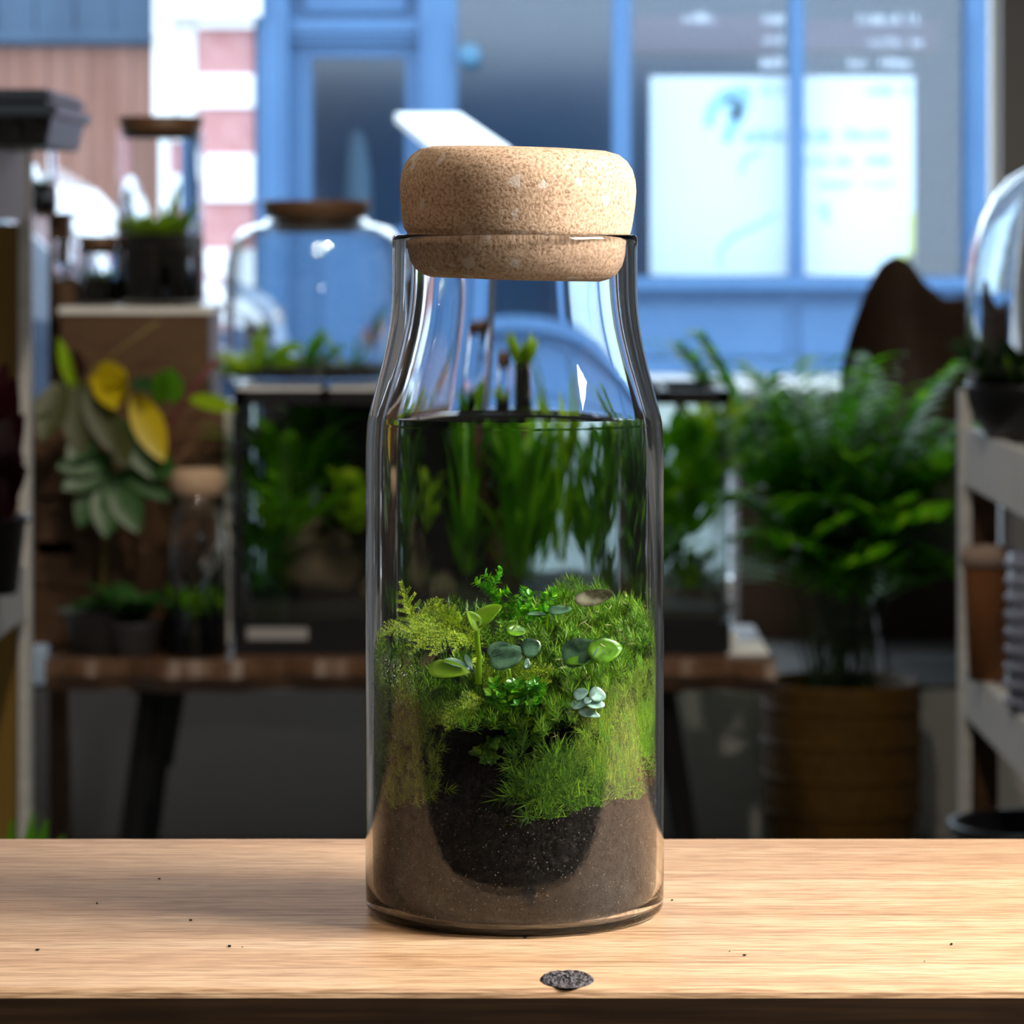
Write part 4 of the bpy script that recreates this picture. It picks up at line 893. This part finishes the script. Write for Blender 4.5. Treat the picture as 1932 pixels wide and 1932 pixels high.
k_ = obj('knot', MB().grid(knot_fn, 48, 16), M['knot'], ct); k_['label'] = 'dark cracked knot'
for x in (-0.7, 0.7):
    for y in (yf+0.04, yb-0.04):
        obj('leg', MB().box((x-0.025, y-0.025, 0), (x+0.025, y+0.025, TBZ-0.045)), M['brown'], ct)
    obj('crossbar', MB().box((x-0.02, yf+0.04, 0.25), (x+0.02, yb-0.04, 0.29)), M['brown'], ct)
crumb = None
for (px, py) in [(70, 1794), (433, 1787), (457, 1789), (360, 1738), (1376, 1797), (1404, 1804), (1795, 1783), (1744, 1816), (1268, 1700), (990, 1771), (300, 1660), (183, 1706)]:
    Yc = Y0*(1718-HY)/(py-HY); p = Vector((X(px, Yc), Yc, TBZ+0.0004))
    if crumb is None:
        b = MB(); b.ball((0, 0, 0), 0.0007, 6, 4, (1.3, 1, 0.6), 0.6); crumb = obj('soil_crumb', b, M['soil']); q = crumb
    else: q = crumb.copy(); col.objects.link(q)
    q.location = p; s_ = 0.3+0.5*rnd.random(); q.scale = (s_*1.4, s_, s_); q.rotation_euler.z = rnd.random()*3
    tag(q, 'tiny dark soil crumb lying on the pine plank', 'crumb', 'soil crumbs on the plank')

# ------------------------------------------------------------------ the bottle garden
BX = X(971, Y0); BO = Vector((BX, Y0, TBZ+0.0002)); U = Y0/F
def bz(py): return (1718-py)*U
bottle = thing('bottle_garden', 'tall clear glass bottle garden with cork stopper standing on the pine plank', 'bottle', BO)
outer = [(0.0, 0.0), (200, 0.0), (262, 0.0), (271, 2.5), (278, 9), (281, 20), (281.5, 60)]
outer = [(r*U, z*U) for r, z in outer]
side = [(1600, 281.5), (1400, 281.5), (1200, 281.5), (1000, 281.5), (880, 281.5), (850, 281), (825, 280), (800, 278.2), (796, 277.8), (785, 275.5), (765, 270.5), (740, 264), (715, 257.5), (690, 251), (665, 245.5), (640, 240.5), (615, 236.5), (590, 233.8), (565, 232), (540, 231.2), (500, 231), (470, 231), (456, 231.5), (449, 230.5), (445, 228), (443.5, 224), (443.2, 221), (444.5, 217.5), (449, 215), (456, 215)]
WALL = 12*U
outer += [(r*U, bz(y)) for y, r in side]
inner = [(r*U-WALL-max(0, 797-y)*0.0135*U, bz(y)) for y, r in reversed(side[:22])]
inner += [(269.5*U, 60*U), (268*U, 38*U), (261*U, 21*U), (247*U, 12.5*U), (200*U, 9.5*U), (0.0, 9.5*U)]
b = MB(); b.lathe(outer+inner, BO, 160); gl = obj('glass', b, M['glass'], bottle, True)
# cork stopper, sitting slightly askew
ckp = [(0, 280), (120, 280), (165, 282), (188, 288), (204, 300), (215, 316), (221, 336), (223, 356), (222, 380), (219, 408), (216, 428), (214, 436), (211, 441), (207, 446), (206, 462), (204.5, 480), (200, 497), (190, 512), (176, 522), (160, 527), (0, 529)]
ckp = [(r*U, bz(y)) for r, y in reversed(ckp)]
fine = []
for i in range(len(ckp)-1):
    for k in range(3): fine.append((ckp[i][0]+(ckp[i+1][0]-ckp[i][0])*k/3, ckp[i][1]+(ckp[i+1][1]-ckp[i][1])*k/3))
fine.append(ckp[-1])
b = MB(); b.lathe(fine, (0, 0, 0), 128)
piv = Vector((4*U, 0, bz(446))); rot = Matrix.Rotation(math.radians(1.6), 4, 'Y')
b.v = [tuple(BO+piv+rot @ (Vector(p)-Vector((0, 0, piv.z)))) for p in b.v]
obj('cork_stopper', b, M['cork'], bottle, True)

# ---- ground inside
RI = 267.5*U
def L(px, py, dy):
    """point inside the bottle from its row / column in the frame and depth off the axis, in bottle coordinates"""
    Y = Y0+dy; return Vector(((px-966)*Y/F-BO.x, dy, EYE-(py-HY)*Y/F-BO.z))
def zsurf(x, y):
    t = max(-1, min(1, x/RI))
    z = 0.0865+0.36*y-2.4*y*y+0.002*t
    z += 0.0045*mnoise.noise((x*45+3, y*45, 0.5))+0.002*mnoise.noise((x*120, y*120, 4))
    return z
def soil_top(x, y):
    r = math.hypot(x, y)/RI
    base = zsurf(x, y)-0.012
    wall = bz(1478)-0.0+0.008*max(0, x/RI)-0.004*max(0, -x/RI)+0.003*mnoise.noise((x*110, y*110, 7))+ (0.02 if y > 0 else 0.02*(y/RI+1)*0)
    k = max(0, min(1, (r-0.72)/0.28))
    return base*(1-k)+min(base, wall+0.0016*mnoise.noise((x*300, y*300, 1)))*k
b = MB(); NA, NR = 160, 26; RS = RI-0.0011
prof_b = [(0.0, 10.5*U), (200*U, 10.5*U), (245*U, 13.5*U), (258.5*U, 22*U), (265.5*U, 39*U), (RI, 61*U)]
rows = []
for r, z in prof_b: rows.append([(r*math.cos(2*math.pi*k/NA), r*math.sin(2*math.pi*k/NA), z) for k in range(NA)])
for j in range(1, 26):
    t = j/25; rs = RI+(RS-RI)*max(0, (t-0.75)/0.25)
    rows.append([(rs*math.cos(a), rs*math.sin(a), 61*U+(soil_top(RI*math.cos(a), RI*math.sin(a))-61*U)*t) for a in [2*math.pi*k/NA for k in range(NA)]])
for j in range(1, NR+1):
    r = RS*(1-j/NR); rows.append([(r*math.cos(a), r*math.sin(a), soil_top(r*math.cos(a), r*math.sin(a))) for a in [2*math.pi*k/NA for k in range(NA)]])
vs = []
for row in rows: vs += row
fs = [(i*NA+k, i*NA+(k+1) % NA, (i+1)*NA+(k+1) % NA, (i+1)*NA+k) for i in range(len(rows)-1) for k in range(NA)]
b.add([(p[0]+BO.x, p[1]+BO.y, p[2]+BO.z) for p in vs], fs)
tag(obj('bottle_soil', b, M['soil'], None, True), 'dark potting soil filling the lower part of the bottle garden', 'soil', kind='stuff')
# pale grit pressed against the glass
b = MB(); r9 = random.Random(99)
for i in range(1500):
    a = -math.pi/2+(r9.random()-0.5)*2.7; z = bz(1745)+r9.random()*(bz(1480)-bz(1745)); x, y = RI*math.cos(a), RI*math.sin(a)
    if z > soil_top(x, y)-0.001 or z < 26*U: continue
    s_ = (0.00010+0.00020*r9.random()**3); rad = (RI+0.00003)*(0.985 if z < 45*U else 1)
    c = (BO.x+rad*math.cos(a), BO.y+rad*math.sin(a), BO.z+z)
    b.ball(c, s_, 5, 3, (1, 1, 1), 0.5, r9)
tag(obj('soil_grit', b, M['grit']), 'fine pale grit specks in the soil against the bottle glass', 'grit', kind='stuff')

# ---- moss builders (plain coordinate lists, bottle coordinates shifted to the world)
def needle(b, base, d, l, w, bend, side):
    d = d.normalized(); s = side*w*0.5
    m = base+d*l*0.5+bend*l*0.10; t = base+d*l+bend*l*0.38
    i = len(b.v)
    b.v += [tuple(base-s*0.6+BO), tuple(base+s*0.6+BO), tuple(m+s+BO), tuple(m-s+BO), tuple(t+BO)]
    b.f += [(i, i+1, i+2, i+3), (i+3, i+2, i+4)]
def inside(p, m=0.0004):
    r = math.hypot(p.x, p.y); return r < RI-m
def clampin(p, m=0.0003):
    r = math.hypot(p.x, p.y)
    if r > RI-m: k = (RI-m)/r; return Vector((p.x*k, p.y*k, p.z))
    return p
def shoot(b, base, d, h, nl, l, w, rr, spread=0.75):
    d = d.normalized(); u = d.cross(Vector((0.3, 0.2, 1))).normalized(); v = d.cross(u)
    for k in range(nl):
        t = (k+0.5)/nl; a = k*2.399+rr.random()*0.5
        o = u*math.cos(a)+v*math.sin(a)
        q = base+d*h*(0.45+0.55*t)
        dd = o*spread*(1.35-0.7*t)+d*(0.08+0.85*t)
        n = dd.normalized(); sd = n.cross(d)
        if sd.length < 1e-4: sd = u
        i = len(b.v); needle(b, q, dd, l*(0.8+0.4*rr.random()), w, d*0.6-o*0.1, sd.normalized())
        for j in range(i, len(b.v)):
            p = Vector(b.v[j])-BO; pc = clampin(p)
            if pc is not p: b.v[j] = tuple(pc+BO)
def moss_patch(name, label, m, pts, rr, h=(0.004, 0.008), nl=16, l=0.0035, w=0.00045, spread=0.8, lean=0.5, kind='stuff', group='mosses in the bottle'):
    b = MB()
    for p, nrm in pts:
        d = nrm+Vector(((rr.random()-.5)*lean, (rr.random()-.5)*lean, (rr.random()-.2)*lean))
        shoot(b, p, d, h[0]+(h[1]-h[0])*rr.random(), nl, l, w, rr, spread)
    o = obj(name, b, M[m]); return tag(o, label, 'moss', group, kind)
def surf_pts(rr, n, test, sink=0.003, lift=0.0, gap=0.0):
    out = []; tries = 0
    while len(out) < n and tries < n*60:
        tries += 1; a = rr.random()*6.2832; r = RI*0.985*math.sqrt(rr.random()); x, y = r*math.cos(a), r*math.sin(a); z = zsurf(x, y)+lift
        Yp = Y0+y; px = 966+(x+BO.x)*F/Yp; py = HY+(EYE-BO.z-z)*F/Yp
        if not test(px, py, x, y): continue
        if gap and any((x-q[0].x)**2+(y-q[0].y)**2 < gap*gap for q in out): continue
        e = 0.002; nx = zsurf(x-e, y)-zsurf(x+e, y); ny = zsurf(x, y-e)-zsurf(x, y+e)
        nr = Vector((nx, ny, 2*e)).normalized()
        out.append((Vector((x, y, z-sink)), nr))
    return out
def wall_pts(rr, n, a0, a1, ztop, zbot, inset=0.0025):
    out = []
    for i in range(n):
        a = a0+(a1-a0)*rr.random(); x, y = (RI-inset)*math.cos(a), (RI-inset)*math.sin(a)
        zt = ztop(a); zb = zbot(a); z = zb+(zt-zb)*rr.random()
        out.append((Vector((x, y, z)), Vector((math.cos(a)*0.9, math.sin(a)*0.9, 0.30))))
    return out
A0 = -math.pi/2
def front_angle(px): return -math.acos(max(-1, min(1, ((px-971)*U)/RI)))
r1 = random.Random(41)
# base carpet: dark moss all over so no bare soil shows
moss_patch('moss_carpet', 'dark green moss carpet covering the soil under the plants in the bottle', 'mossdark', surf_pts(r1, 620, lambda px, py, x, y: not (820 < px < 985 and py > 1360), 0.004), r1, (0.004, 0.007), 20, 0.0032, 0.00034)
# bright cushion on the right
moss_patch('cushion_moss', 'bright starry cushion moss heaped at the right of the bottle garden', 'moss', surf_pts(r1, 460, lambda px, py, x, y: px > 1035+45*math.sin(py*0.03), 0.002, 0.0010, 0.0024), r1, (0.003, 0.010), 52, 0.0038, 0.00030, 1.15)
# low olive moss pressed against the left glass
lt = lambda a: zsurf(RI*math.cos(a), RI*math.sin(a))+0.003
moss_patch('glass_pressed_moss', 'olive moss pressed against the left wall of the bottle', 'mossolive', wall_pts(r1, 620, math.radians(168), math.radians(238), lt, lambda a: bz(1520)+0.006*mnoise.noise((a*7, 0, 0))+0.022*max(0, (a-math.radians(215)))), r1, (0.004, 0.008), 20, 0.0030, 0.00026, 1.0, 1.8)
moss_patch('golden_moss', 'golden green moss against the right wall of the bottle', 'mossolive', wall_pts(r1, 420, math.radians(-62), math.radians(8), lt, lambda a: bz(1450)+0.005*mnoise.noise((a*9, 3, 0))), r1, (0.004, 0.008), 24, 0.0036, 0.00026, 1.0, 1.8)
moss_patch('pale_moss', 'pale yellow green moss fringe above the soil at the right of the bottle', 'moss', wall_pts(r1, 170, math.radians(-60), math.radians(-5), lambda a: bz(1330), lambda a: bz(1450)), r1, (0.005, 0.009), 24, 0.0040, 0.00026, 1.0, 1.8)
# dark drooping needle moss at the front bottom edge
b_pts = []
for i in range(210):
    px = 975+235*r1.random(); a = front_angle(px); z = bz(1500+18*math.sin(px*0.07))+(bz(1400)-bz(1495))*r1.random(); x, y = (RI-0.004)*math.cos(a), (RI-0.004)*math.sin(a)
    b_pts.append((Vector((x, y, z)), Vector((math.cos(a)*0.8+(r1.random()-.5), math.sin(a)*0.5, -0.35+0.9*r1.random()))))
moss_patch('needle_moss', 'dark long needled moss hanging over the soil at the front of the bottle', 'mossdark', b_pts, r1, (0.004, 0.009), 22, 0.0058, 0.00036, 0.9, 0.8)
bp2 = [(p, n) for i_, (p, n) in enumerate(b_pts) if p.x > 0.006 and i_ % 2]
moss_patch('needle_moss', 'greener long needled moss at the front right above the soil', 'moss', bp2, random.Random(43), (0.003, 0.006), 12, 0.0055, 0.0004, 0.9, 1.0)
moss_patch('front_moss', 'mid green moss face sloping down to the front glass of the bottle', 'moss', surf_pts(r1, 260, lambda px, py, x, y: y < -0.008 and 740 < px < 1090 and 1240 < py < 1375-0.1*abs(px-900), 0.002, 0.0, 0.0018), r1, (0.003, 0.006), 34, 0.0032, 0.00030)

# ---- feathery fern moss fronds
def feather(b, p0, p1, arch, w, rr, nb=12, flat=None, sc_=1.0):
    """pinnate frond: rachis with side branches, each set with tiny scale leaves"""
    d = p1-p0; ln = d.length; t0 = d.normalized(); nrm = flat or Vector((0, -1, 0.3)); sd = t0.cross(nrm).normalized(); nrm = sd.cross(t0)
    def pt(t): return p0+d*t+Vector((0, 0, arch*4*t*(1-t)))
    def scales(a, e, n, l, w2):
        dd = (e-a); u = dd.normalized(); s = u.cross(nrm).normalized()
        for k in range(n):
            q = a+dd*(k+0.3)/n
            for sg in (-1, 1):
                x = u*0.8+s*sg*0.75+nrm*(rr.random()-.35)*0.7
                needle(b, q, x, l*(1-0.4*k/n), w2, nrm*0.3, u.cross(x).cross(x).normalized() if u.cross(x).length > 1e-5 else s)
    n = int(ln/0.0005)
    scales(p0, p0+d*0.5+Vector((0, 0, arch)), max(6, n//2), 0.0011*sc_, 0.00042); scales(p0+d*0.5+Vector((0, 0, arch)), p1, max(6, n//2), 0.0011*sc_, 0.0004)
    for k in range(nb):
        t = 0.15+0.8*k/nb; q = pt(t); l = w*(0.35+0.65*math.sin(math.pi*min(1, 0.2+t*0.85)))
        for sg in (-1, 1):
            e = q+(sd*sg*0.8+t0*0.65+nrm*(rr.random()-.5)*0.4+Vector((0, 0, -0.15))).normalized()*l*(0.8+0.3*rr.random())
            scales(q, e, max(4, int(l/0.00055)), 0.00078*sc_, 0.00032)
    for j in range(len(b.v)):
        p = Vector(b.v[j])-BO; pc = clampin(p)
        if pc is not p: b.v[j] = tuple(pc+BO)
def fern(label, specs, m, seed, sc_=1.0):
    rr = random.Random(seed); t = thing('fern_moss', label, 'moss', BO+specs[0][0], 'fern moss in the bottle')
    for (p0, p1, arch, w, nb) in specs:
        b = MB(); feather(b, p0, p1, arch, w, rr, nb, None, sc_); obj('frond', b, M[m], t)
    return t
dy = -0.012
fern('tall yellow green fern moss frond leaning left at the upper left of the moss', [(L(800, 1225, dy), L(757, 1097, dy), 0.0, 0.0055, 6), (L(790, 1190, dy), L(762, 1130, dy), 0.0, 0.002, 3)], 'fernmoss', 1, 1.7)
fern('drooping feathery fern moss spray below the tall frond at the left', [
    (L(850, 1185, dy-0.004), L(776, 1235, dy-0.012), 0.004, 0.006, 10), (L(860, 1190, dy-0.004), L(812, 1238, dy-0.014), 0.003, 0.006, 10), (L(800, 1190, dy-0.004), L(870, 1165, dy-0.01), 0.002, 0.006, 9),
    (L(815, 1195, dy-0.004), L(895, 1190, dy-0.012), 0.003, 0.006, 10), (L(880, 1200, dy), L(856, 1232, dy-0.014), 0.003, 0.005, 9), (L(840, 1180, dy), L(770, 1190, dy-0.006), 0.002, 0.005, 9), (L(790, 1165, dy), L(840, 1142, dy), 0.001, 0.005, 8), (L(870, 1200, dy), L(905, 1225, dy-0.012), 0.002, 0.005, 8), (L(780, 1195, dy), L(722, 1200, dy-0.004), 0.003, 0.004, 8)], 'fernmoss', 2)
fern('bright fern moss spray reaching forward over the dark hollow at the front', [
    (L(910, 1325, -0.036), L(825, 1366, -0.042), 0.002, 0.005, 10), (L(905, 1335, -0.036), L(840, 1378, -0.042), 0.001, 0.004, 8), (L(915, 1320, -0.036), L(870, 1335, -0.042), 0.002, 0.004, 7)], 'fernmoss', 3)
fern('golden fern moss tips in the middle of the mound', [
    (L(935, 1290, -0.03), L(1050, 1262, -0.03), 0.002, 0.004, 9), (L(960, 1300, -0.03), L(1040, 1285, -0.032), 0.002, 0.004, 9), (L(950, 1290, -0.03), L(985, 1245, -0.03), 0.001, 0.003, 7), (L(920, 1290, -0.03), L(925, 1240, -0.03), 0.001, 0.003, 7), (L(900, 1240, -0.02), L(880, 1275, -0.028), 0.001, 0.003, 6), (L(930, 1320, -0.035), L(925, 1285, -0.035), 0.001, 0.003, 6)], 'fernmoss', 4)
fern('fern moss fronds standing behind the seedling at centre', [
    (L(930, 1230, -0.01), L(905, 1170, -0.01), 0.0, 0.004, 7), (L(960, 1225, -0.01), L(985, 1160, -0.008), 0.0, 0.004, 7), (L(950, 1230, -0.012), L(945, 1165, -0.008), 0.0, 0.004, 7), (L(985, 1225, -0.012), L(1020, 1185, -0.01), 0.0, 0.004, 7), (L(920, 1235, -0.014), L(950, 1200, -0.016), 0.0, 0.004, 7)], 'moss', 5)

# ---- leafy club moss sprigs: stems set with small oval leaves in rosettes
def sprig(b, pts, rr, l=0.003, w=0.0019, step=0.0009):
    for i in range(len(pts)-1):
        a, e = pts[i], pts[i+1]; n = max(1, int((e-a).length/step)); d = (e-a).normalized()
        u = d.cross(Vector((0.2, 1, 0.1))).normalized(); v = d.cross(u)
        for k in range(n):
            q = a.lerp(e, k/n)
            for s in range(3):
                an = rr.random()*6.283; o = u*math.cos(an)+v*math.sin(an)
                b.blade(q+BO, o*0.9+d*0.55, d, l*(0.75+0.4*rr.random()), w*(0.8+0.4*rr.random()), 0.0, 3, 0.3, 'round')
def clubmoss(label, lines, seed, m='sprig', l=0.0029, w=0.0018):
    rr = random.Random(seed); t = thing('club_moss', label, 'moss', BO+lines[0][0], 'club moss in the bottle')
    for ln in lines:
        b = MB(); sprig(b, ln, rr, l, w)
        b.v = [tuple(clampin(Vector(p)-BO)+BO) for p in b.v]
        obj('sprig', b, M[m], t)
    return t
y1 = 0.008
clubmoss('tall bright green club moss sprig rising at the back centre', [[L(950, 1165, y1), L(930, 1120, y1), L(898, 1095, y1)], [L(930, 1120, y1), L(925, 1092, y1), L(912, 1080, y1)], [L(928, 1105, y1), L(938, 1090, y1), L(946, 1074, y1)], [L(935, 1125, y1), L(960, 1112, y1)], [L(955, 1150, y1), L(915, 1105, y1)]], 51)
clubmoss('bushy bright green club moss at the back centre beside the tall sprig', [[L(960, 1180, y1), L(970, 1125, y1)], [L(975, 1180, y1), L(990, 1108, y1)], [L(985, 1175, y1), L(1000, 1118, y1-0.004)], [L(1005, 1175, y1), L(1028, 1120, y1)], [L(1020, 1170, y1), L(1047, 1112, y1)], [L(945, 1185, y1), L(948, 1135, y1)], [L(960, 1190, y1-.006), L(985, 1140, y1-.006)], [L(985, 1190, y1-.006), L(1010, 1145, y1-.006)], [L(1015, 1185, y1-.004), L(1035, 1145, y1-.004)]], 52)
y2 = -0.037
lines = []
r3 = random.Random(9)
for i in range(30):
    px = 925+95*r3.random(); py = 1300+95*r3.random(); lines.append([L(px, py+18, y2+0.004), L(px+(r3.random()-.5)*34, py-16, y2-0.002)])
clubmoss('glossy green club moss cushion at the front centre of the mound', lines, 53)
lines = []
for i in range(14):
    px = 905+70*r3.random(); py = 1395+30*r3.random(); lines.append([L(px, py, y2), L(px+(r3.random()-.5)*30, py+8, y2-0.006)])
clubmoss('sparse dark club moss sprigs hanging below the front cushion', lines, 54, 'mossdark')

# ---- round leaved plants
def oval(b, c, nrm, axis, l, w, cup=0.25):
    nrm = nrm.normalized(); axis = (axis-nrm*axis.dot(nrm)).normalized(); s = axis.cross(nrm)
    n = 18; vs = [c-nrm*0.0*l]; fs = []
    for ring_, k in ((1, 0.35), (2, 0.7), (3, 1.0)):
        for i in range(n):
            a = 2*math.pi*i/n; p = c+axis*math.cos(a)*l*0.5*k+s*math.sin(a)*w*0.5*k*(1-0.25*math.cos(a))+nrm*(cup*0.45*l*0.5*k*k*(1+0.5*math.sin(2*a+l*9e3))+0.06*w*abs(math.sin(a))*k)
            vs.append(p)
    for i in range(n): fs.append((0, 1+i, 1+(i+1) % n))
    for q in range(2):
        for i in range(n): a = 1+q*n+i; a2 = 1+q*n+(i+1) % n; fs.append((a, a+n, a2+n, a2))
    b.add([p+BO for p in vs], fs); return b
def round_plant(label, leaves, m, stems=(), name='round_leaved_plant'):
    c0 = leaves[0][0]; t = thing(name, label, 'plant', BO+c0, 'round leaved plants in the bottle')
    for lf in leaves:
        (c, nrm, axis, l, w, cup) = lf[:6]; mm = lf[6] if len(lf) > 6 else m
        o = obj('leaf', oval(MB(), c, Vector(nrm), Vector(axis), l*U, w*U, cup), M[mm], t, True); solidify(o, 0.0003)
    for s in stems: obj('stem', MB().tube([p+BO for p in s], 0.0005, 6), M['seedling'], t, True)
    return t
fy = -0.034
round_plant('pair of large round green leaves facing up on the right of the mound', [(L(1094, 1231, fy), (-0.35, -1.0, 0.45), (1, 0, 0.25), 70, 54, 0.25, 'blueleaf'), (L(1138, 1228, fy-0.001), (0.3, -1.0, 0.45), (1, -0.1, 0.35), 66, 46, 0.3), (L(1102, 1250, fy-0.002), (0.0, -0.5, 1), (1, 0, 0.1), 70, 26, 0.2)], 'roundleaf', [(L(1112, 1252, fy), L(1115, 1285, fy+0.004))])
round_plant('cluster of bluish round leaves at the centre of the mound', [(L(955, 1243, fy), (-0.1, -0.9, 0.5), (1, 0, 0.15), 62, 44, 0.2), (L(1002, 1221, fy), (0.1, -1, 0.3), (1, 0, 0.5), 38, 35, 0.15), (L(942, 1226, fy+0.003), (-0.3, -0.6, 0.8), (1, 0, 0.3), 46, 36, 0.2), (L(975, 1227, fy+0.004), (0.2, -0.5, 0.9), (1, 0, 0), 36, 24, 0.2), (L(993, 1252, fy-0.001), (0.5, -0.8, 0.3), (0.4, 0, 1), 22, 15, 0.2)], 'blueleaf', [(L(960, 1262, fy), L(965, 1290, fy+.004))])
round_plant('folded lime green leaf with pale top at the left front of the mound', [(L(848, 1266, fy), (-0.1, -0.75, 0.65), (1, 0, -0.25), 74, 38, 0.25, 'seedling'), (L(862, 1256, fy+0.002), (0.3, -0.3, 0.9), (1, 0, -0.35), 50, 30, 0.3, 'paleleaf'), (L(884, 1252, fy+0.004), (0.8, -0.5, 0.4), (0.5, 0, -0.9), 36, 20, 0.2, 'blueleaf')], 'roundleaf')
round_plant('dark green leaf peeping behind the fern moss spray', [(L(853, 1163, 0.0), (-0.2, -0.8, 0.5), (1, 0, -0.4), 40, 28, 0.2)], 'roundleaf')
round_plant('half hidden green leaf under the club moss at centre', [(L(973, 1192, -0.02), (0.3, -0.6, 0.7), (1, 0, 0.45), 42, 28, 0.3), (L(966, 1182, -0.018), (-0.4, -0.6, 0.7), (0.4, 0, 1), 30, 22, 0.3)], 'roundleaf')
round_plant('small grey blue leaf pair above the big leaf pair', [(L(1056, 1153, -0.012), (0, -0.55, 0.85), (1, 0, 0.22), 44, 26, 0.3), (L(1012, 1160, -0.012), (0, -0.4, 0.9), (1, 0, -0.05), 38, 14, 0.2)], 'blueleaf', [(L(1034, 1160, -0.012), L(1030, 1190, -0.010))])
sy = -0.0425
round_plant('small pale blue green rosette at the front right of the mound', [(L(1095, 1309, sy), (-0.2, -0.9, 0.5), (1, 0, 0.3), 28, 22, 0.2), (L(1127, 1311, sy), (0.2, -1, 0.35), (1, 0, -0.3), 32, 27, 0.15), (L(1092, 1329, sy-0.0005), (-0.2, -0.8, 0.7), (1, 0, 0.1), 32, 20, 0.25), (L(1124, 1330, sy-0.0005), (0.2, -0.8, 0.7), (1, 0, 0.1), 34, 20, 0.25), (L(1111, 1346, sy-0.0005), (0.05, -1, 0.3), (1, 0, -0.25), 42, 15, 0.1), (L(1070, 1336, sy+0.001), (-0.5, -0.8, 0.4), (0.6, 0, -0.8), 24, 18, 0.2), (L(1108, 1322, sy-0.001), (0, -1, 0.6), (1, 0, 0), 16, 14, 0.3)], 'paleleaf', name='pale_rosette')
t = thing('seedling', 'lime seedling with a cupped leaf on a straight stalk left of centre', 'plant', BO+L(903, 1285, -0.036))
obj('stalk', MB().tube([L(903, 1290, -0.036)+BO, L(905, 1240, -0.037)+BO, L(900, 1195, -0.037)+BO, L(905, 1172, -0.037)+BO], [0.0011, 0.0009, 0.0009, 0.0012], 10), M['seedling'], t, True)
for args in [(L(922, 1163, -0.036), Vector((-0.35, -0.55, 0.5)), Vector((0.8, 0, 0.62)), 62, 40, 0.35), (L(893, 1172, -0.038), Vector((0.55, -0.7, 0.35)), Vector((-0.55, 0, 0.8)), 42, 30, 0.4)]:
    o = obj('leaf', oval(MB(), args[0], args[1], args[2], args[3]*U, args[4]*U, args[5]), M['seedling'], t, True); solidify(o, 0.0004)
b = MB(); oval(b, L(1120, 1128, 0.004), Vector((0.05, -0.95, 0.3)), Vector((1, 0, 0.22)), 76*U, 30*U, 0.5); o = tag(obj('dry_leaf', b, M['dryleaf'], None, True), 'dry brown curled leaf lying on the cushion moss at the back right', 'leaf'); solidify(o, 0.0003)
# loose straws and peat
b = MB(); r5 = random.Random(61)
for i in range(95):
    px = 1010+230*r5.random(); py = 1130+360*r5.random(); a = front_angle(px); yy = (RI-0.002)*math.sin(a) if py > 1320 else -0.02-0.02*r5.random()
    p = clampin(L(px, py, yy), 0.0008); d = Vector((r5.random()-.5, -0.1, r5.random()-.5)); needle(b, p, d, 0.002+0.003*r5.random(), 0.00035, Vector((0, 0, 0.2)), Vector((0, -1, 0.5)).cross(d).normalized())
b.v = [tuple(clampin(Vector(p)-BO, 0.0005)+BO) for p in b.v]
tag(obj('dry_straws', b, M['straw']), 'loose pale straws scattered through the moss at the right', 'straw', kind='stuff')
b = MB()
for i in range(170):
    px = 1195+45*r5.random(); py = 1420+60*r5.random(); a = front_angle(min(px, 1233)); p = Vector(((RI-0.0008)*math.cos(a), (RI-0.0008)*math.sin(a), bz(py)+0.002))
    b.ball(p+BO, 0.0004+0.0005*r5.random(), 6, 4, (1, 1, 0.8), 0.7, r5)
tag(obj('peat_crumbs', b, M['peat']), 'reddish peat crumbs against the right glass above the soil', 'peat', kind='stuff')
# condensation on the inner glass
b = MB(); r6 = random.Random(71); RG = 269.2*U
for i in range(900):
    if i < 650: px = 700+95*r6.random()**0.8; py = 1225+150*r6.random()
    else: px = 1160+75*r6.random(); py = 1090+380*r6.random()
    a = front_angle(px); s_ = (0.00008+0.00022*r6.random()**3); b.ball((BO.x+(RG-0.0001)*math.cos(a), BO.y+(RG-0.0001)*math.sin(a), BO.z+bz(py)), s_, 6, 4, (1, 1, 1.1), 0.2, r6)
o = obj('condensation', b, M['drop'], bottle, True, kind='stuff')
